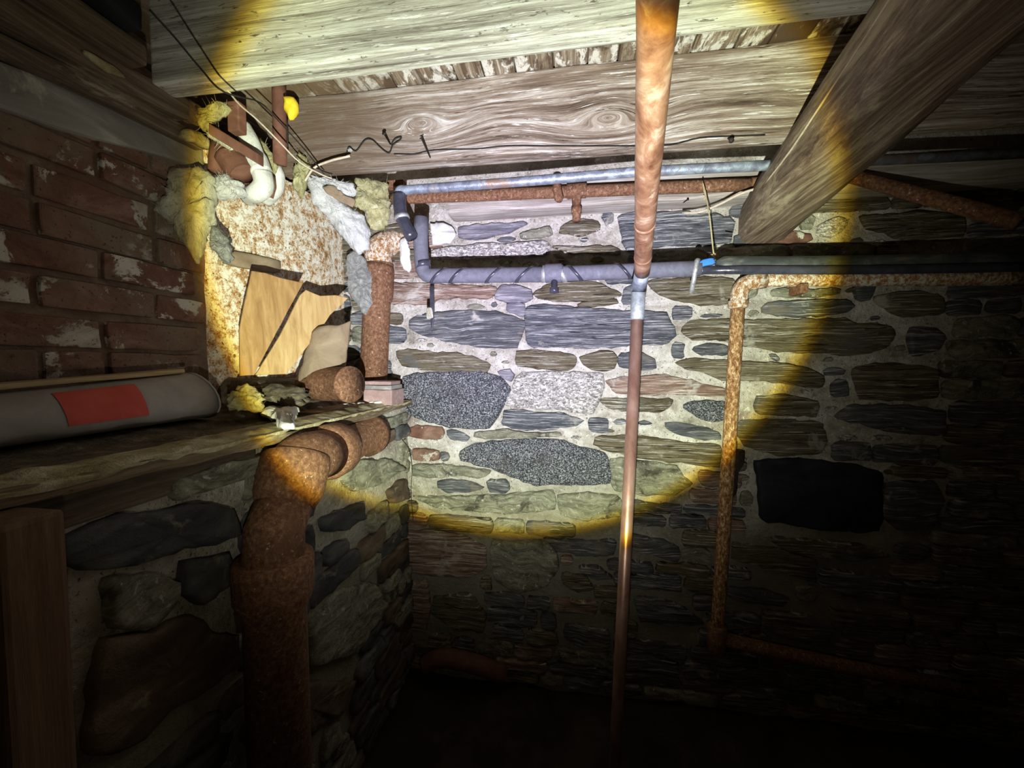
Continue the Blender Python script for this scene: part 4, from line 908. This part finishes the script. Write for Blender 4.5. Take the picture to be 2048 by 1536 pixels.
# plaster-wrapped pipe bending back
wpz = thing('wrapped_pipe', onD(515, 340, 1.04), 'plaster-wrapped pipe bending left above the mottled sheet', 'pipe')
tube('wrap', smooth_path([onD(482,252,1.02), onD(500,285,1.03), onD(518,330,1.04), onD(524,345,1.04)], 6), [.023]*10+[.026]*9, WRAP, wpz, 22, True, .002, 30)
tube('elbow', smooth_path([onD(524,345,1.045), onD(527,368,1.05), onD(515,385,1.06), onD(498,392,1.10)], 6), .0245, WRAP, wpz, 22, True, .002, 30)
wpz = thing('wrapped_pipe', onD(550, 370, 1.1), 'second wrapped pipe elbow, just right of the plaster-wrapped one', 'pipe')
tube('elbow', smooth_path([onD(545,330,1.12), onD(553,352,1.12), onD(550,380,1.13), onD(530,398,1.15)], 6), .0215, WRAP, wpz, 22, True, .002, 30)
tube('band', [onD(538,352,1.085), onD(540,372,1.085), onD(534,392,1.09)], [.016, .016, .016], RUST, wpz, 18)
ip = thing('iron_valve', onD(470, 340, 1.0), 'squat brown iron fitting at the top of the brick corner', 'fitting')
tube('body', smooth_path([onD(448,300,1.03), onD(462,320,1.03), onD(485,345,1.03), onD(490,352,1.03)], 5), [.028]*4+[.036]*6+[.034]*4+[.025]*2, BROWNP, ip, 24, True, .002, 40)
tube('neck', [onD(436,288,1.02), onD(432,345,1.02)], .018, BROWNP, ip, 18)
o = box('brown_bar', (0, 0, 0), (.115, .02, .026), BROWNP, None, (3, 1, 1), .001, 8, .003, lambda p, a=onD(416,245,.93), b=onD(478,283,.95): a+(b-a).normalized()*p[0]+Vector((0, p[1], -p[2])))
tag(o, 'slanting brown bar under the left end of the broad joist', 'bar')
o = box('brown_bar', tuple(onD(455,262,.95)), tuple(onD(481,262,.95)+Vector((0, .02, .07))), BROWNP, None, (1, 1, 1), 0, 8, .003)
tag(o, 'upright brown bar emerging below the broad joist, left of the cord', 'bar')
o = tube('vertical_conduit', [onD(560,330,1.10), onD(559,250,1.08), onD(558,190,1.06), onD(558,165,1.06)], .0175, BROWNP, None, 18)
tag(o, 'dark violet-brown conduit rising behind the yellow blob', 'conduit')
yb = bat('foam_blob', [(566,197),(590,196),(598,210),(598,228),(588,242),(578,243),(574,228),(566,222),(572,208)], 1.02, .016, PLASTIC_Y, 'bright yellow blob stuck to the violet-brown conduit', 'blob', .004, jit=.003)

# cleanout on the lower back wall
co = thing('drain_cleanout', onY(870, 1385, 1.47), 'dim round cleanout cap low on the stone wall near the corner', 'cap')
p = onY(872, 1390, 1.49)
tube('cap', [p, p+Vector((0, -.05, 0)), p+Vector((0, -.053, 0)), p+Vector((0, -.053, 0))], [.05, .05, .042, .03], RUST, co, 24)
tube('plug', [p+Vector((0, -.05, 0)), p+Vector((0, -.07, 0)), p+Vector((0, -.072, 0))], [.022, .022, .016], STEEL, co, 8)
tube('pipe', smooth_path([onY(850, 1330, 1.45), onY(880, 1316, 1.45), onY(940, 1325, 1.45), onY(1010, 1350, 1.47)], 6), .035, BROWNP, co, 20, True, .002, 20)

# ------------------------------------------------------------ past the 300 stones that show largest, the rest of the back wall is one part
bpy.context.view_layer.update()
CI = CM.transposed()
def shown(o):
    b = [CI @ (o.matrix_world @ Vector(c)-CP) for c in o.bound_box]
    xs = [1024+F*v.x/max(.05, -v.z) for v in b]; ys = [768-F*v.y/max(.05, -v.z) for v in b]
    wv = min(2048, max(xs))-max(0, min(xs)); hv = min(1536, max(ys))-max(0, min(ys))
    return wv*hv if wv > 0 and hv > 0 else 0
st_all = sorted([o for o in wall.children if o.name.split('.')[0] == 'stone'], key=shown, reverse=True)
rest = st_all[300:]
if rest:
    V_, F_, MI_, mats_ = [], [], [], []
    for o in rest:
        me = o.data; off = len(V_)
        if me.materials[0] not in mats_: mats_.append(me.materials[0])
        mi = mats_.index(me.materials[0])
        V_ += [o.matrix_world @ v.co-wall.location for v in me.vertices]
        for p in me.polygons: F_.append([off+i for i in p.vertices]); MI_.append(mi)
    nm = bpy.data.meshes.new('small_stones'); nm.from_pydata([tuple(v) for v in V_], [], F_); nm.update()
    for m_ in mats_: nm.materials.append(m_)
    for p, mi in zip(nm.polygons, MI_): p.material_index = mi; p.use_smooth = True
    link('small_stones', nm, wall)['kind'] = 'stuff'
    for o in rest: bpy.data.objects.remove(o, do_unlink=True)
